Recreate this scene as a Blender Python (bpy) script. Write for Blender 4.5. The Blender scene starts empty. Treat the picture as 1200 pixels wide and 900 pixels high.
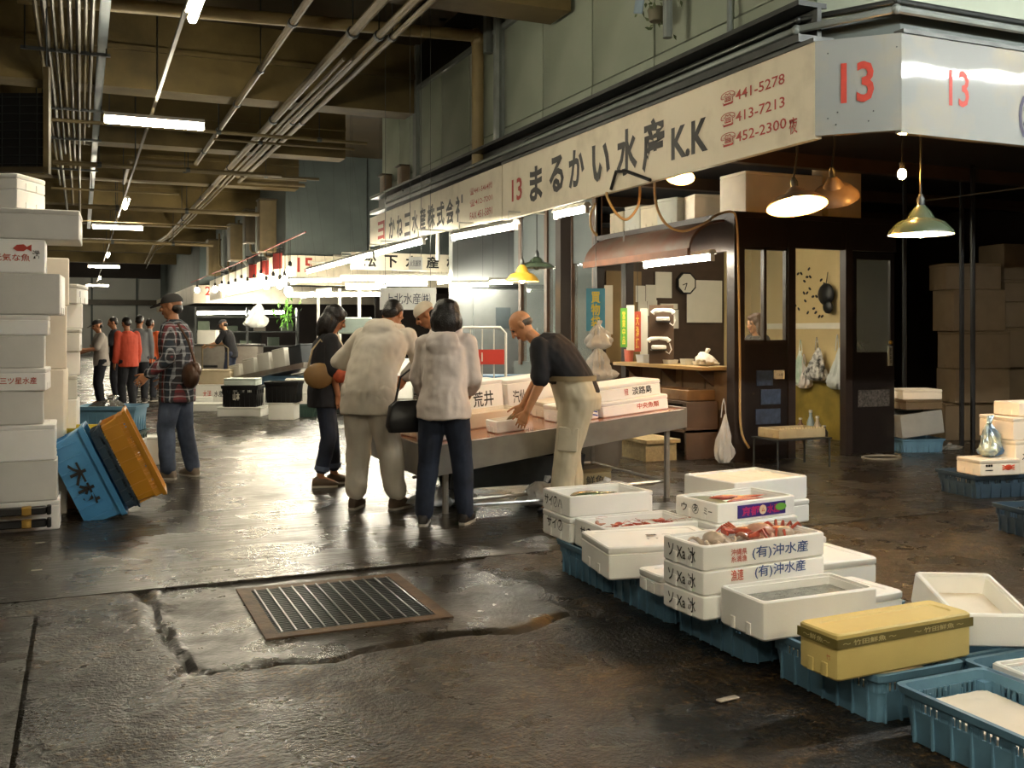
import bpy, bmesh, math, random
from mathutils import Vector, Matrix, Euler, noise as mnoise
R_ = math.radians
sc = bpy.context.scene
COL = sc.collection
random.seed(7)
# ---------------------------------------------------------------- camera
YAW, FPX, HOR, EYE = R_(23.4), 1167.0, 388.0, 1.45
cam_d = bpy.data.cameras.new('camera'); cam = bpy.data.objects.new('camera', cam_d); COL.objects.link(cam)
cam.location = (0, 0, EYE); cam.rotation_euler = (R_(90), 0, -YAW)
cam_d.sensor_width = 36; cam_d.lens = FPX / 1200 * 36; cam_d.shift_y = -(450 - HOR) / 1200
cam_d.clip_start = 0.05; cam_d.clip_end = 300
sc.camera = cam
# ---------------------------------------------------------------- world, exposure
w = bpy.data.worlds.new('night'); sc.world = w; w.use_nodes = True
w.node_tree.nodes['Background'].inputs[0].default_value = (0.9, 0.8, 0.62, 1)
w.node_tree.nodes['Background'].inputs[1].default_value = 0.015
vs = sc.view_settings
vs.view_transform = 'Standard'; vs.look = 'None'; vs.gamma = 1; vs.use_curve_mapping = False
vs.exposure = 2.18
TUBE_E, BULB_E, FIX_E = 26.0, 120.0, 40.0
# ---------------------------------------------------------------- pixel -> place
FWD = Vector((math.sin(YAW), math.cos(YAW), 0)); RGT = Vector((math.cos(YAW), -math.sin(YAW), 0))
def ray(px, py): return FWD + RGT * ((px - 600) / FPX) + Vector((0, 0, (HOR - py) / FPX))
CAM = Vector((0, 0, EYE))
def PZ(px, py, z=0.0): r = ray(px, py); return CAM + r * ((z - EYE) / r.z)
def PXX(px, py, x): r = ray(px, py); return CAM + r * (x / r.x)
def PYY(px, py, y): r = ray(px, py); return CAM + r * (y / r.y)
def PD(px, py, d): return CAM + ray(px, py) * d
def face_rot(px, a): return -(YAW + math.atan((px - 600) / FPX) + R_(a))   # a: 0 away from us, 90 to our right
# ---------------------------------------------------------------- materials
def lin(c):
    if isinstance(c, str):
        c = [int(c[i:i + 2], 16) / 255 for i in (0, 2, 4)]
    return tuple((x / 12.92 if x <= .04045 else ((x + .055) / 1.055) ** 2.4) for x in c)
MATS = {}
def M(name, col, rough=.5, metal=0., var=.12, scale=6., bump=0., bscale=60., spec=.5, alpha=1., trans=0., col2=None, coat=0., sss=0., emit=0.):
    if name in MATS: return MATS[name]
    m = bpy.data.materials.new(name); m.use_nodes = True; MATS[name] = m
    n, l = m.node_tree.nodes, m.node_tree.links; p = n['Principled BSDF']
    c = lin(col); c2 = lin(col2) if col2 else tuple(x * (1 - var) for x in c)
    p.inputs['Roughness'].default_value = rough; p.inputs['Metallic'].default_value = metal
    p.inputs['Specular IOR Level'].default_value = spec; p.inputs['Alpha'].default_value = alpha
    p.inputs['Transmission Weight'].default_value = trans; p.inputs['Coat Weight'].default_value = coat
    if sss: p.inputs['Subsurface Weight'].default_value = sss; p.inputs['Subsurface Radius'].default_value = (.02, .012, .008)
    if emit:
        p.inputs['Emission Color'].default_value = (*c, 1); p.inputs['Emission Strength'].default_value = emit
    tc = n.new('ShaderNodeTexCoord'); nz = n.new('ShaderNodeTexNoise'); nz.inputs['Scale'].default_value = scale; nz.inputs['Detail'].default_value = 5
    l.new(tc.outputs['Object'], nz.inputs['Vector'])
    rp = n.new('ShaderNodeValToRGB'); rp.color_ramp.elements[0].position = .35; rp.color_ramp.elements[1].position = .68
    rp.color_ramp.elements[0].color = (*c2, 1); rp.color_ramp.elements[1].color = (*c, 1)
    l.new(nz.outputs[0], rp.inputs[0]); l.new(rp.outputs[0], p.inputs['Base Color'])
    if bump:
        b = n.new('ShaderNodeBump'); b.inputs['Strength'].default_value = bump; b.inputs['Distance'].default_value = .01
        n2 = n.new('ShaderNodeTexNoise'); n2.inputs['Scale'].default_value = bscale; n2.inputs['Detail'].default_value = 4
        l.new(tc.outputs['Object'], n2.inputs['Vector']); l.new(n2.outputs[0], b.inputs['Height']); l.new(b.outputs[0], p.inputs['Normal'])
    return m
def E_(name, col, strength):
    if name in MATS: return MATS[name]
    m = bpy.data.materials.new(name); m.use_nodes = True; MATS[name] = m
    n = m.node_tree.nodes; p = n['Principled BSDF']
    p.inputs['Base Color'].default_value = (.8, .8, .8, 1); p.inputs['Emission Color'].default_value = (*lin(col), 1)
    p.inputs['Emission Strength'].default_value = strength
    return m
class NT:      # small node-graph writer for the special surfaces
    def __init__(s, name):
        s.m = bpy.data.materials.new(name); s.m.use_nodes = True; MATS[name] = s.m
        s.n, s.l = s.m.node_tree.nodes, s.m.node_tree.links; s.p = s.n['Principled BSDF']
        s.tc = s.n.new('ShaderNodeTexCoord').outputs['Object']
    def sep(s): x = s.n.new('ShaderNodeSeparateXYZ'); s.l.new(s.tc, x.inputs[0]); return x.outputs
    def mapv(s, sx, sy, sz):
        x = s.n.new('ShaderNodeMapping'); x.inputs['Scale'].default_value = (sx, sy, sz); s.l.new(s.tc, x.inputs[0]); return x.outputs[0]
    def noise(s, scale, detail=5, rough=.55, vec=None, dist=0.):
        x = s.n.new('ShaderNodeTexNoise'); x.inputs['Scale'].default_value = scale; x.inputs['Detail'].default_value = detail
        x.inputs['Roughness'].default_value = rough; x.inputs['Distortion'].default_value = dist
        s.l.new(vec or s.tc, x.inputs['Vector']); return x.outputs[0]
    def vor(s, scale, vec=None, feat='F1'):
        x = s.n.new('ShaderNodeTexVoronoi'); x.inputs['Scale'].default_value = scale; x.feature = feat; s.l.new(vec or s.tc, x.inputs['Vector']); return x.outputs[0]
    def ramp(s, fac, stops):
        x = s.n.new('ShaderNodeValToRGB'); s.l.new(fac, x.inputs[0]); e = x.color_ramp.elements
        while len(e) < len(stops): e.new(.5)
        for q, (p, c) in zip(e, stops):
            q.position = p; q.color = (*(lin(c) if not isinstance(c, (int, float)) else (c, c, c)), 1)
        return x.outputs[0]
    def math(s, op, a, b=None, c=None):
        x = s.n.new('ShaderNodeMath'); x.operation = op
        for i, v in enumerate((a, b, c)):
            if v is None: continue
            if isinstance(v, (int, float)): x.inputs[i].default_value = v
            else: s.l.new(v, x.inputs[i])
        return x.outputs[0]
    def mix(s, fac, a, b):
        x = s.n.new('ShaderNodeMix'); x.data_type = 'RGBA'
        for i, v in ((0, fac), (6, a), (7, b)):
            if isinstance(v, (int, float)): x.inputs[i].default_value = v
            elif isinstance(v, str): x.inputs[i].default_value = (*lin(v), 1)
            else: s.l.new(v, x.inputs[i])
        return x.outputs[2]
    def bump(s, h, strength, dist=.01, prev=None):
        x = s.n.new('ShaderNodeBump'); x.inputs['Strength'].default_value = strength; x.inputs['Distance'].default_value = dist
        s.l.new(h, x.inputs['Height'])
        if prev is not None: s.l.new(prev, x.inputs['Normal'])
        return x.outputs[0]
    def out(s, color=None, rough=None, normal=None, **k):
        for key, v in (('Base Color', color), ('Roughness', rough), ('Normal', normal)):
            if v is None: continue
            if isinstance(v, (int, float)): s.p.inputs[key].default_value = v
            elif isinstance(v, str): s.p.inputs[key].default_value = (*lin(v), 1)
            else: s.l.new(v, s.p.inputs[key])
        for key, v in k.items(): s.p.inputs[key.replace('_', ' ')].default_value = v
        return s.m
# ---------------------------------------------------------------- mesh writer
def rrect(L, W, r=.012, n=2):
    pts = []
    for cx, cy, a0 in ((1, 1, 0), (-1, 1, 90), (-1, -1, 180), (1, -1, 270)):
        for i in range(n + 1):
            a = R_(a0 + 90 * i / n); pts.append((cx * (L / 2 - r) + r * math.cos(a), cy * (W / 2 - r) + r * math.sin(a)))
    return pts
def ring(r, n=12, ry=None): return [(r * math.cos(2 * math.pi * i / n), (ry or r) * math.sin(2 * math.pi * i / n)) for i in range(n)]
class MB:
    def __init__(s): s.v, s.f, s.mi = [], [], []
    def add(s, vs_, fs, mi=0, T=None):
        o = len(s.v); s.v += [tuple(T @ Vector(p)) if T is not None else tuple(p) for p in vs_]
        s.f += [tuple(i + o for i in q) for q in fs]; s.mi += [mi] * len(fs); return s
    def box(s, c, d, mi=0, T=None):
        x, y, z = c; a, b, e = d[0] / 2, d[1] / 2, d[2] / 2
        vs_ = [(x + i * a, y + j * b, z + k * e) for k in (-1, 1) for j in (-1, 1) for i in (-1, 1)]
        return s.add(vs_, [(0, 2, 3, 1), (4, 5, 7, 6), (0, 1, 5, 4), (2, 6, 7, 3), (0, 4, 6, 2), (1, 3, 7, 5)], mi, T)
    def bbox(s, x0, x1, y0, y1, z0, z1, mi=0, T=None):
        return s.box(((x0 + x1) / 2, (y0 + y1) / 2, (z0 + z1) / 2), (x1 - x0, y1 - y0, z1 - z0), mi, T)
    def loft(s, loops, cap0=True, cap1=True, mi=0, T=None, closed=True):
        n = len(loops[0]); vs_ = [p for q in loops for p in q]; fs = []
        for k in range(len(loops) - 1):
            for i in range(n if closed else n - 1):
                j = (i + 1) % n; fs.append((k * n + i, k * n + j, (k + 1) * n + j, (k + 1) * n + i))
        if cap0: fs.append(tuple(reversed(range(n))))
        if cap1: fs.append(tuple(range((len(loops) - 1) * n, len(loops) * n)))
        return s.add(vs_, fs, mi, T)
    def rbox(s, c, d, r=.01, mi=0, T=None, n=2):     # box with rounded upright edges and eased rims
        L, W, H = d; x, y, z = c; e = min(r * .5, H * .3)
        lp = [[(x + p[0], y + p[1], z + zz) for p in rrect(L - 2 * k, W - 2 * k, r, n)] for k, zz in ((e, -H / 2), (0, -H / 2 + e), (0, H / 2 - e), (e, H / 2))]
        return s.loft(lp, mi=mi, T=T)
    def tube(s, pts, r, n=8, mi=0, T=None, cap=True, r1=None):
        pts = [Vector(p) for p in pts]; loops = []; up = None
        for i, p in enumerate(pts):
            d = (pts[min(i + 1, len(pts) - 1)] - pts[max(i - 1, 0)]).normalized()
            if up is None:
                up = Vector((0, 0, 1)) if abs(d.z) < .9 else Vector((1, 0, 0))
            a = d.cross(up).normalized(); b = a.cross(d).normalized(); up = b
            rr = r if r1 is None else r + (r1 - r) * i / (len(pts) - 1)
            if isinstance(r, (list, tuple)): rr = r[i]
            loops.append([p + a * (rr * math.cos(2 * math.pi * k / n)) + b * (rr * math.sin(2 * math.pi * k / n)) for k in range(n)])
        return s.loft(loops, cap, cap, mi, T)
    def lathe(s, prof, n=16, mi=0, T=None, cap0=False, cap1=False):
        return s.loft([[(r * math.cos(2 * math.pi * k / n), r * math.sin(2 * math.pi * k / n), z) for k in range(n)] for r, z in prof], cap0, cap1, mi, T)
    def prism(s, pts, z0, z1, mi=0, T=None):
        return s.loft([[(x, y, z0) for x, y in pts], [(x, y, z1) for x, y in pts]], True, True, mi, T)
    def ell(s, c, r, T=None, n=12, m=8, mi=0):
        prof = [(math.sin(math.pi * (i + .02) / (m + .04)), -math.cos(math.pi * (i + .02) / (m + .04))) for i in range(m + 1)]
        TT = Matrix.Translation(c) @ (T.to_4x4() if T is not None else Matrix()) @ Matrix.Diagonal((*r, 1))
        return s.lathe(prof, n, mi, TT, True, True)
    def mesh(s, name='m', smooth=40):
        me = bpy.data.meshes.new(name); me.from_pydata(s.v, [], s.f)
        if any(s.mi): me.polygons.foreach_set('material_index', s.mi)
        bm = bmesh.new(); bm.from_mesh(me); bmesh.ops.recalc_face_normals(bm, faces=bm.faces); bm.to_mesh(me); bm.free()
        if smooth:
            me.polygons.foreach_set('use_smooth', [True] * len(me.polygons)); me.set_sharp_from_angle(angle=R_(smooth))
        return me
    def build(s, name, mat, parent=None, loc=(0, 0, 0), rot=(0, 0, 0), smooth=40):
        return link(name, s.mesh(name, smooth), mat, parent, loc, rot)
def link(name, me, mat=None, parent=None, loc=(0, 0, 0), rot=(0, 0, 0)):
    if mat is not None and not len(me.materials):
        for m_ in (mat if isinstance(mat, (list, tuple)) else [mat]): me.materials.append(m_)
    o = bpy.data.objects.new(name, me); COL.objects.link(o); o.location = loc; o.rotation_euler = rot
    if parent is not None: o.parent = parent
    return o
def tag(o, label=None, cat=None, group=None, kind=None):
    for k, v in (('label', label), ('category', cat), ('group', group), ('kind', kind)):
        if v: o[k] = v
    return o
def thing(name, label, cat, loc=(0, 0, 0), rotz=0., group=None, rot=None):
    o = bpy.data.objects.new(name, None); COL.objects.link(o); o.empty_display_size = .05
    o.location = loc; o.rotation_euler = rot or (0, 0, rotz)
    return tag(o, label, cat, group)
def struct(o): o['kind'] = 'structure'; return o
def dup(o, loc, rotz=None, label=None, parent=None, rot=None):
    c = o.copy(); COL.objects.link(c)
    if parent is not None: c.parent = parent
    else:
        c.location = loc
        if rotz is not None: c.rotation_euler = (0, 0, rotz)
        if rot is not None: c.rotation_euler = rot
        if label: c['label'] = label
    for ch in list(o.children): dup(ch, None, parent=c)
    return c
# ---------------------------------------------------------------- lettering
TXT = {}
def text_mesh(s, bold=0., depth=0.):
    k = (s, bold, depth)
    if k not in TXT:
        c = bpy.data.curves.new('lettering', 'FONT'); c.body = s; c.size = 1; c.offset = bold; c.extrude = depth; c.resolution_u = 2
        c.align_x = 'CENTER'; c.align_y = 'CENTER'; c.space_line = 1.0
        o = bpy.data.objects.new('lettering', c); COL.objects.link(o)
        dg = bpy.context.evaluated_depsgraph_get(); me = bpy.data.meshes.new_from_object(o.evaluated_get(dg))
        bpy.data.objects.remove(o); bpy.data.curves.remove(c)
        xs = [v.co.x for v in me.vertices]; ys = [v.co.y for v in me.vertices]
        cx, cy = (min(xs) + max(xs)) / 2, (min(ys) + max(ys)) / 2
        for v in me.vertices: v.co.x -= cx; v.co.y -= cy
        me['w'] = max(xs) - min(xs); me['h'] = max(ys) - min(ys)
        me.materials.clear(); TXT[k] = me
    return TXT[k]
def text(s, mat, parent, loc, rot, w=None, h=None, bold=.0, name='lettering', depth=0.):
    """flat lettering fitted to w x h, centred on loc; rot is a Matrix whose x is the reading direction and z the outward normal"""
    me = text_mesh(s, bold, depth).copy(); me.materials.append(mat)
    sx = (w / me['w']) if w else None; sy = (h / me['h']) if h else None
    sx = sx or sy; sy = sy or sx
    for v in me.vertices: v.co.x *= sx; v.co.y *= sy
    o = bpy.data.objects.new(name, me); COL.objects.link(o); o.parent = parent
    o.matrix_local = Matrix.Translation(loc) @ rot.to_4x4()
    return o
def frame(xdir, ndir):        # matrix with local x = xdir and local z = ndir
    x = Vector(xdir).normalized(); z = Vector(ndir).normalized(); y = z.cross(x).normalized(); x = y.cross(z)
    return Matrix((x, y, z)).transposed()
FRONT = frame((1, 0, 0), (0, -1, 0)); LEFT = frame((0, -1, 0), (-1, 0, 0)); RIGHT = frame((0, 1, 0), (1, 0, 0)); TOP = frame((1, 0, 0), (0, 0, 1))
def rebase(t, p):
    p = Vector(p); t.location = p
    for c in t.children: c.location = Vector(c.location) - p
    return t
# ---------------------------------------------------------------- surface materials
foam = M('foam', 'fbf9f3', .55, var=.03, scale=9, bump=.15, bscale=260, sss=.08)
foam_w = M('foam_warm', 'efe3cf', .55, var=.06, scale=7, bump=.15, bscale=260)
tan = M('tan_pipe', '6b5d3e', .55, var=.25, scale=4, bump=.1)
tan_dark = M('tan_dark', '453b28', .5, var=.3, scale=4)
grey_pipe = M('grey_pipe', '7d8480', .4, var=.2, scale=5)
steel = M('steel', '8d9090', .28, .9, var=.15, scale=12, bump=.05, bscale=30)
dk_steel = M('dark_steel', '4a4d4c', .4, .7, var=.25, scale=8)
black = M('black', '121212', .45, var=.2)
dkwood = M('dark_wood', '2b2019', .5, var=.3, scale=3, bump=.1)
brown = M('brown_board', '5a4431', .55, var=.3, scale=3, bump=.1)
cream = M('cream_wall', 'c2ad7c', .6, var=.1, scale=3)
paper = M('paper', 'd8d3c2', .7, var=.06, scale=5)
red_p = M('red_paint', 'b3301c', .5, var=.2, scale=20)
ink = M('black_paint', '17140f', .5, var=.2, scale=20)
blue_ink = M('blue_ink', '33508c', .5, var=.1)
red_ink = M('red_ink', 'c9523a', .5, var=.1)
def m_concrete():
    g = NT('wet_concrete')
    a = g.noise(.9, 6, .6); b = g.noise(7, 5, .6)
    col = g.ramp(g.math('MULTIPLY_ADD', b, .35, g.math('MULTIPLY', a, .65)), [(.3, '13100c'), (.48, '2a251d'), (.66, '433c2f'), (.8, '524a3a')])
    rg = g.ramp(g.noise(1.6, 5, .6), [(.3, .18), (.55, .3), (.75, .48)])
    rid = g.noise(1, 4, .65, g.mapv(1.3, 14, 1)); fin = g.noise(45, 3)
    n1 = g.bump(rid, .5, .03); n2 = g.bump(fin, .12, .004, n1)
    return g.out(col, rg, n2, Specular_IOR_Level=.6)
def m_asphalt():
    g = NT('wet_asphalt'); s = g.sep()
    a = g.noise(1.3, 6, .62); b = g.noise(9, 6, .7); c = g.noise(48, 3, .6)
    t = g.math('MULTIPLY_ADD', c, .5, g.math('MULTIPLY_ADD', b, .3, g.math('MULTIPLY', a, .32)))
    col = g.ramp(t, [(.47, '040302'), (.53, '0f0b06'), (.58, '20180d'), (.64, '3f301a'), (.72, '705530')])
    # smooth trowelled patch round the drain, with a ragged edge
    wx = g.math('ADD', s[0], g.math('MULTIPLY_ADD', g.noise(2.2, 4), .5, -.25)); wy = g.math('ADD', s[1], g.math('MULTIPLY_ADD', g.noise(2.6, 4), .4, -.2))
    def inside(v, lo, hi, e=.05):
        p = g.math('DIVIDE', g.math('SUBTRACT', v, lo), e); q = g.math('DIVIDE', g.math('SUBTRACT', hi, v), e)
        x = g.math('MINIMUM', p, q); x = g.math('MAXIMUM', x, 0.); return g.math('MINIMUM', x, 1.)
    pm = g.math('MULTIPLY', inside(wx, .38, 2.35), inside(wy, 4.42, 6.4))
    pc = g.ramp(g.noise(3, 5), [(.3, '15110c'), (.5, '28231a'), (.7, '3f382c')])
    col = g.mix(pm, col, pc)
    st = g.math('MULTIPLY', inside(s[0], -.47, -.2, .02), inside(s[1], -3, 5.66, .03))
    col = g.mix(st, col, g.ramp(b, [(.3, '151310'), (.7, '2a2720')]))
    rg = g.ramp(g.noise(2.1, 5, .65), [(.35, .16), (.5, .33), (.68, .6)])
    h = g.math('MULTIPLY', g.math('MULTIPLY_ADD', c, .6, g.math('MULTIPLY', b, .8)), g.math('MULTIPLY_ADD', g.math('MAXIMUM', pm, st), -.75, 1.))
    return g.out(col, rg, g.bump(h, 1., .022), Specular_IOR_Level=.55)
def m_sign(name, col, wob, rg=.2):
    g = NT(name)
    c = g.mix(g.ramp(g.noise(2.5, 5), [(.5, 0.), (1., 1.)]), col, 'a89c82')
    c = g.mix(g.math('MULTIPLY', g.ramp(g.noise(3, 5, .7, g.mapv(6, 6, .6)), [(.6, 0.), (.9, 1.)]), .25), c, '7d7055')
    return g.out(c, rg, g.bump(g.noise(1.1, 2, .4), wob, .05), Specular_IOR_Level=.5)
def m_wallpanel():
    g = NT('painted_panel')
    c = g.ramp(g.noise(1.2, 3, .5), [(.3, '8d9686'), (.55, '9aa393'), (.75, 'a3ab9c')])
    return g.out(c, .3, g.bump(g.noise(1.2, 1), .12, .03))
def m_soffit():
    g = NT('soffit')
    c = g.ramp(g.noise(.8, 6, .6), [(.3, '463b20'), (.55, '63542f'), (.75, '74633a')])
    return g.out(c, .8, g.bump(g.noise(14, 4), .2, .01))
concrete, asphalt, panel_m, soffit = m_concrete(), m_asphalt(), m_wallpanel(), m_soffit()
sign_m = m_sign('sign_cream', 'e3dac4', .12, .5); sign_g = m_sign('sign_grey', '8e918f', .3, .045)
dark_ceiling = M('dark_ceiling', '3d321b', .8, var=.3, scale=1.5)
wall_grey = M('wall_blue_grey', '5a6462', .6, var=.25, scale=1.2, bump=.1, bscale=20)
wall_dark = M('wall_dark', '2a211a', .75, var=.35, scale=1.5)
far_white = M('far_wall', 'c4c6c0', .7, var=.12, scale=.5)
rust = M('rusty_frame', '6a5138', .6, .2, var=.5, scale=9, bump=.4, bscale=40)
# ---------------------------------------------------------------- floor
GX0, GX1, GY0, GY1 = .86, 1.68, 4.83, 5.70
fl = MB(); fl.bbox(-7, 16, 5.95, 74, -.1, 0); floor = struct(fl.build('floor', concrete))
def axis(segs):
    o = []
    for a, b, s in segs:
        n = max(1, round((b - a) / s)); o += [a + (b - a) * i / n for i in range(n)]
    return o + [segs[-1][1]]
xs = axis([(-7, -1, .5), (-1, .2, .04), (.2, GX0, .025), (GX0, GX1, .04), (GX1, 2.6, .025), (2.6, 4.6, .04), (4.6, 8, .07), (8, 16, .5)])
ys = axis([(-8, 1.6, .6), (1.6, 4.2, .04), (4.2, GY0, .025), (GY0, GY1, .04), (GY1, 5.95, .05)])
GRV = [(.30, 5.93), (.36, 5.45), (.36, 4.95), (.48, 4.46), (.8, 4.4), (1.06, 4.37), (1.5, 4.55), (1.95, 4.5), (2.3, 4.62), (2.45, 4.55)]
def gdist(x, y):
    b = 9.
    for (x0, y0), (x1, y1) in zip(GRV, GRV[1:]):
        dx, dy = x1 - x0, y1 - y0; t = max(0, min(1, ((x - x0) * dx + (y - y0) * dy) / (dx * dx + dy * dy))); b = min(b, math.hypot(x - x0 - t * dx, y - y0 - t * dy))
    return b
def fz(x, y):
    p = Vector((x, y, 0)); z = .006 * mnoise.noise(p * 1.7) + .004 * mnoise.noise(p * 6) - .004
    wx, wy = x + .2 * mnoise.noise(p * 2.2 + Vector((5, 0, 0))), y + .15 * mnoise.noise(p * 2.6 + Vector((9, 0, 0)))
    if .38 < wx < 2.35 and 4.42 < wy: z -= .012
    d = max(GX0 - x, x - GX1, GY0 - y, y - GY1, 0)
    k = min(1, d / .25); z = z * k + (1 - k) * -.006
    if 5.9 < y: z = min(z, -.004)
    if 4 < y and x < 3.2: z -= .035 * max(0, 1 - gdist(x + .06 * mnoise.noise(p * 3.1), y + .06 * mnoise.noise(p * 3.7 + Vector((3, 3, 3)))) / (.045 + .03 * mnoise.noise(p * 5)))
    return min(z, .004)
am = MB(); nx = len(xs); am.v = [(x, y, fz(x, y)) for y in ys for x in xs]
for j in range(len(ys) - 1):
    for i in range(nx - 1):
        cx, cy = (xs[i] + xs[i + 1]) / 2, (ys[j] + ys[j + 1]) / 2
        if GX0 < cx < GX1 and GY0 < cy < GY1: continue
        am.f.append((j * nx + i, j * nx + i + 1, (j + 1) * nx + i + 1, (j + 1) * nx + i))
am.mi = [0] * len(am.f); am.build('asphalt_surface', asphalt, floor, smooth=60)
MB().bbox(GX0 - .02, GX1 + .02, GY0 - .02, GY1 + .02, -.4, -.35).build('drain_pit', wall_dark, floor)
for (px, py, a) in ((47, 636, .1), (43, 668, .1)):
    p = PZ(px, py); MB().box((0, 0, .001), (.06, .02, .002)).build('painted_dash', M('white_paint', 'c9c4b2', .5), floor, (p.x, p.y, 0))
# drain grate
g_ = thing('drain_grate', 'rusty steel drain grate set in the wet floor', 'drain grate', ((GX0 + GX1) / 2, (GY0 + GY1) / 2, 0))
W, D = GX1 - GX0, GY1 - GY0
m = MB()
for sx in (-1, 1): m.box((sx * (W / 2 + .025), 0, -.013), (.07, D + .12, .024))
for sy in (-1, 1): m.box((0, sy * (D / 2 + .025), -.013), (W - .02, .07, .024))
m.build('frame', rust, g_)
bar = MB().box((0, 0, 0), (W - .02, .009, .03)).mesh('bar', 0); bar.materials.append(dk_steel)
nb = 30
for i in range(nb): link('bar', bar, None, g_, (0, -D / 2 + .02 + (D - .04) * i / (nb - 1), -.016))
rod = MB().box((0, 0, 0), (.009, D - .02, .014)).mesh('cross_rod', 0); rod.materials.append(steel)
for i in range(12): link('cross_rod', rod, None, g_, (-W / 2 + .03 + (W - .06) * i / 11, 0, -.003))
# ---------------------------------------------------------------- ceiling, beams, outer walls
CZ = 6.3
ce = struct(MB().bbox(-7, 16, -8, 74, CZ, CZ + .1).build('ceiling', dark_ceiling))
for i, y in enumerate((-4.5, .6, 5.4, 10.3, 16.2, 21, 26, 31.5, 37, 43, 50, 58)):
    b = MB().bbox(-7, 5.2, y, y + .55, 5.15, CZ); b.bbox(-7, 5.2, y - .04, y + .59, 5.72, 5.8).build('beam', soffit, ce)
struct(MB().bbox(-7.2, -7, -8, 74, 0, CZ).build('wall_left', wall_dark))
struct(MB().bbox(16, 16.2, -8, 74, 0, CZ).build('wall_right', wall_dark))
struct(MB().bbox(-7, 16, -8.2, -8, 0, CZ).build('wall_back', wall_dark))
wf = struct(MB().bbox(-7, 16, 72, 72.2, 0, CZ).build('wall_far', far_white))
MB().bbox(-7, 16, 71.6, 72, 3.2, 3.55).build('band', tan_dark, wf); MB().bbox(-7, 16, 71.2, 72, 5.0, CZ).build('soffit_band', wall_dark, wf)
for x in (-2.6, .6, 3.4): MB().bbox(x, x + .12, 71.8, 72, 0, 5).build('mullion', wall_grey, wf)
# ---------------------------------------------------------------- mezzanine of the shop block on the right
XF, YS, YN = 5.3, 5.75, 18.4          # facade plane, south face, north end
wr = struct(MB().bbox(XF, XF + .2, YS + .45, YN, 3.6, CZ).build('wall_mezzanine', wall_grey))
edges = [6.2, 7.27, 8.58, 9.9, 11.2, 12.5, 13.75, 15.0, 16.2, 17.3, YN]
for a, b in zip(edges, edges[1:]):
    MB().rbox((0, 0, 0), (.05, b - a - .03, 5.53 - 4.2), .012).build('panel', panel_m, wr, (XF - .012, (a + b) / 2, (5.53 + 4.2) / 2))
    MB().rbox((0, 0, 0), (.05, b - a - .02, .19), .01).build('lower_panel', panel_m, wr, (XF - .016, (a + b) / 2, 4.095))
for a, b in ((6.2, 9.9), (9.9, 12.5)):
    MB().rbox((0, 0, 0), (.05, b - a - .03, .74), .012).build('panel', panel_m, wr, (XF - .012, (a + b) / 2, 5.92))
MB().bbox(XF - .09, XF, 9.9, YN, 5.53, 5.6).build('top_rail', grey_pipe, wr)
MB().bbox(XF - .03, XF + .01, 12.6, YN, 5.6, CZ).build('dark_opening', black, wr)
for y, z0 in ((12.5, 4.0), (16.2, 4.0)): MB().bbox(XF - .1, XF, y - .09, y + .09, z0, CZ).build('post', grey_pipe, wr)
MB().bbox(XF - .42, XF, 7.2, 8.7, 5.27, 5.33).build('ledge', wall_grey, wr)
st = struct(MB().bbox(XF - .28, XF + .06, YS + .35, YN, 3.66, 3.72).bbox(XF - .1, XF - .06, YS + .35, YN, 3.72, 3.94).bbox(XF - .28, XF + .06, YS + .35, YN, 3.94, 3.98).build('trim_1', dk_steel))
# chamfered corner and south face above the signs
m = MB(); m.prism([(XF, YS + .45), (XF + .42, YS + .03), (16, YS + .03), (16, YS + .23), (XF + .5, YS + .23), (XF + .2, YS + .5)], 3.6, CZ)
ws = struct(m.build('wall_south_fascia', wall_grey))
m = MB(); m.prism([(XF - .06, YS + .4), (XF + .38, YS - .04), (16, YS - .04), (16, YS + .02), (XF + .41, YS + .02), (XF - .01, YS + .44)], 3.86, 4.28); m.build('ledge', panel_m, ws)
for i in range(6): MB().bbox(6.4 + i * 1.6, 6.43 + i * 1.6, YS, YS + .05, 4.3, CZ).build('seam', dk_steel, ws)
struct(MB().bbox(XF, 16, YS + .3, YN, 3.45, 3.6).build('ceiling_shops', wall_dark))
MB().bbox(XF - .02, XF + .1, YS + .4, YN, 3.25, 3.45).build('edge_beam', dkwood, bpy.data.objects['ceiling_shops'])
for k in range(6): MB().bbox(XF + .1, 15.9, 7 + k * 2, 7.12 + k * 2, 3.3, 3.45).build('joist', brown, bpy.data.objects['ceiling_shops'])
for k in range(5): MB().bbox(5.9, 12, 5.98 + k * .16, 6.08 + k * .16, 3.38, 3.45).build('plank', M('warm_plank', '6b4526', .6, var=.3), bpy.data.objects['ceiling_shops'])
# block beyond the cross aisle, and the next one
def block(name, x0, y0, y1, num):
    b = struct(MB().bbox(x0 + .25, 16, y0 + .25, y1, 3.55, CZ).build(name, wall_grey))
    m = MB(); m.prism([(x0, y0 + .5), (x0 + .5, y0), (15.9, y0), (15.9, y0 + .1), (x0 + .55, y0 + .1), (x0 + .1, y0 + .55), (x0 + .1, y1), (x0, y1)], 2.7, 3.5)
    s = thing('block_sign', 'cream fascia sign with the red number %s' % {'15': '15 at the cross aisle', '22': '22 far down the aisle'}[num], 'sign'); m.build('board', sign_m, s)
    text(num, red_p, s, (x0 + .72, y0 - .012, 3.24), FRONT, h=.4, bold=.02)
    rebase(s, (x0, y0, 2.7))
    for k in range(4): MB().bbox(x0 + 2.5 + 3 * k, x0 + 2.53 + 3 * k, y0 + .22, y0 + .25, 3.6, CZ).build('seam', dk_steel, b)
    return b
bB = block('wall_block_beyond', 4.85, 27, 42.5, '15'); bC = block('wall_block_far', 4.6, 46, 70, '22')
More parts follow.
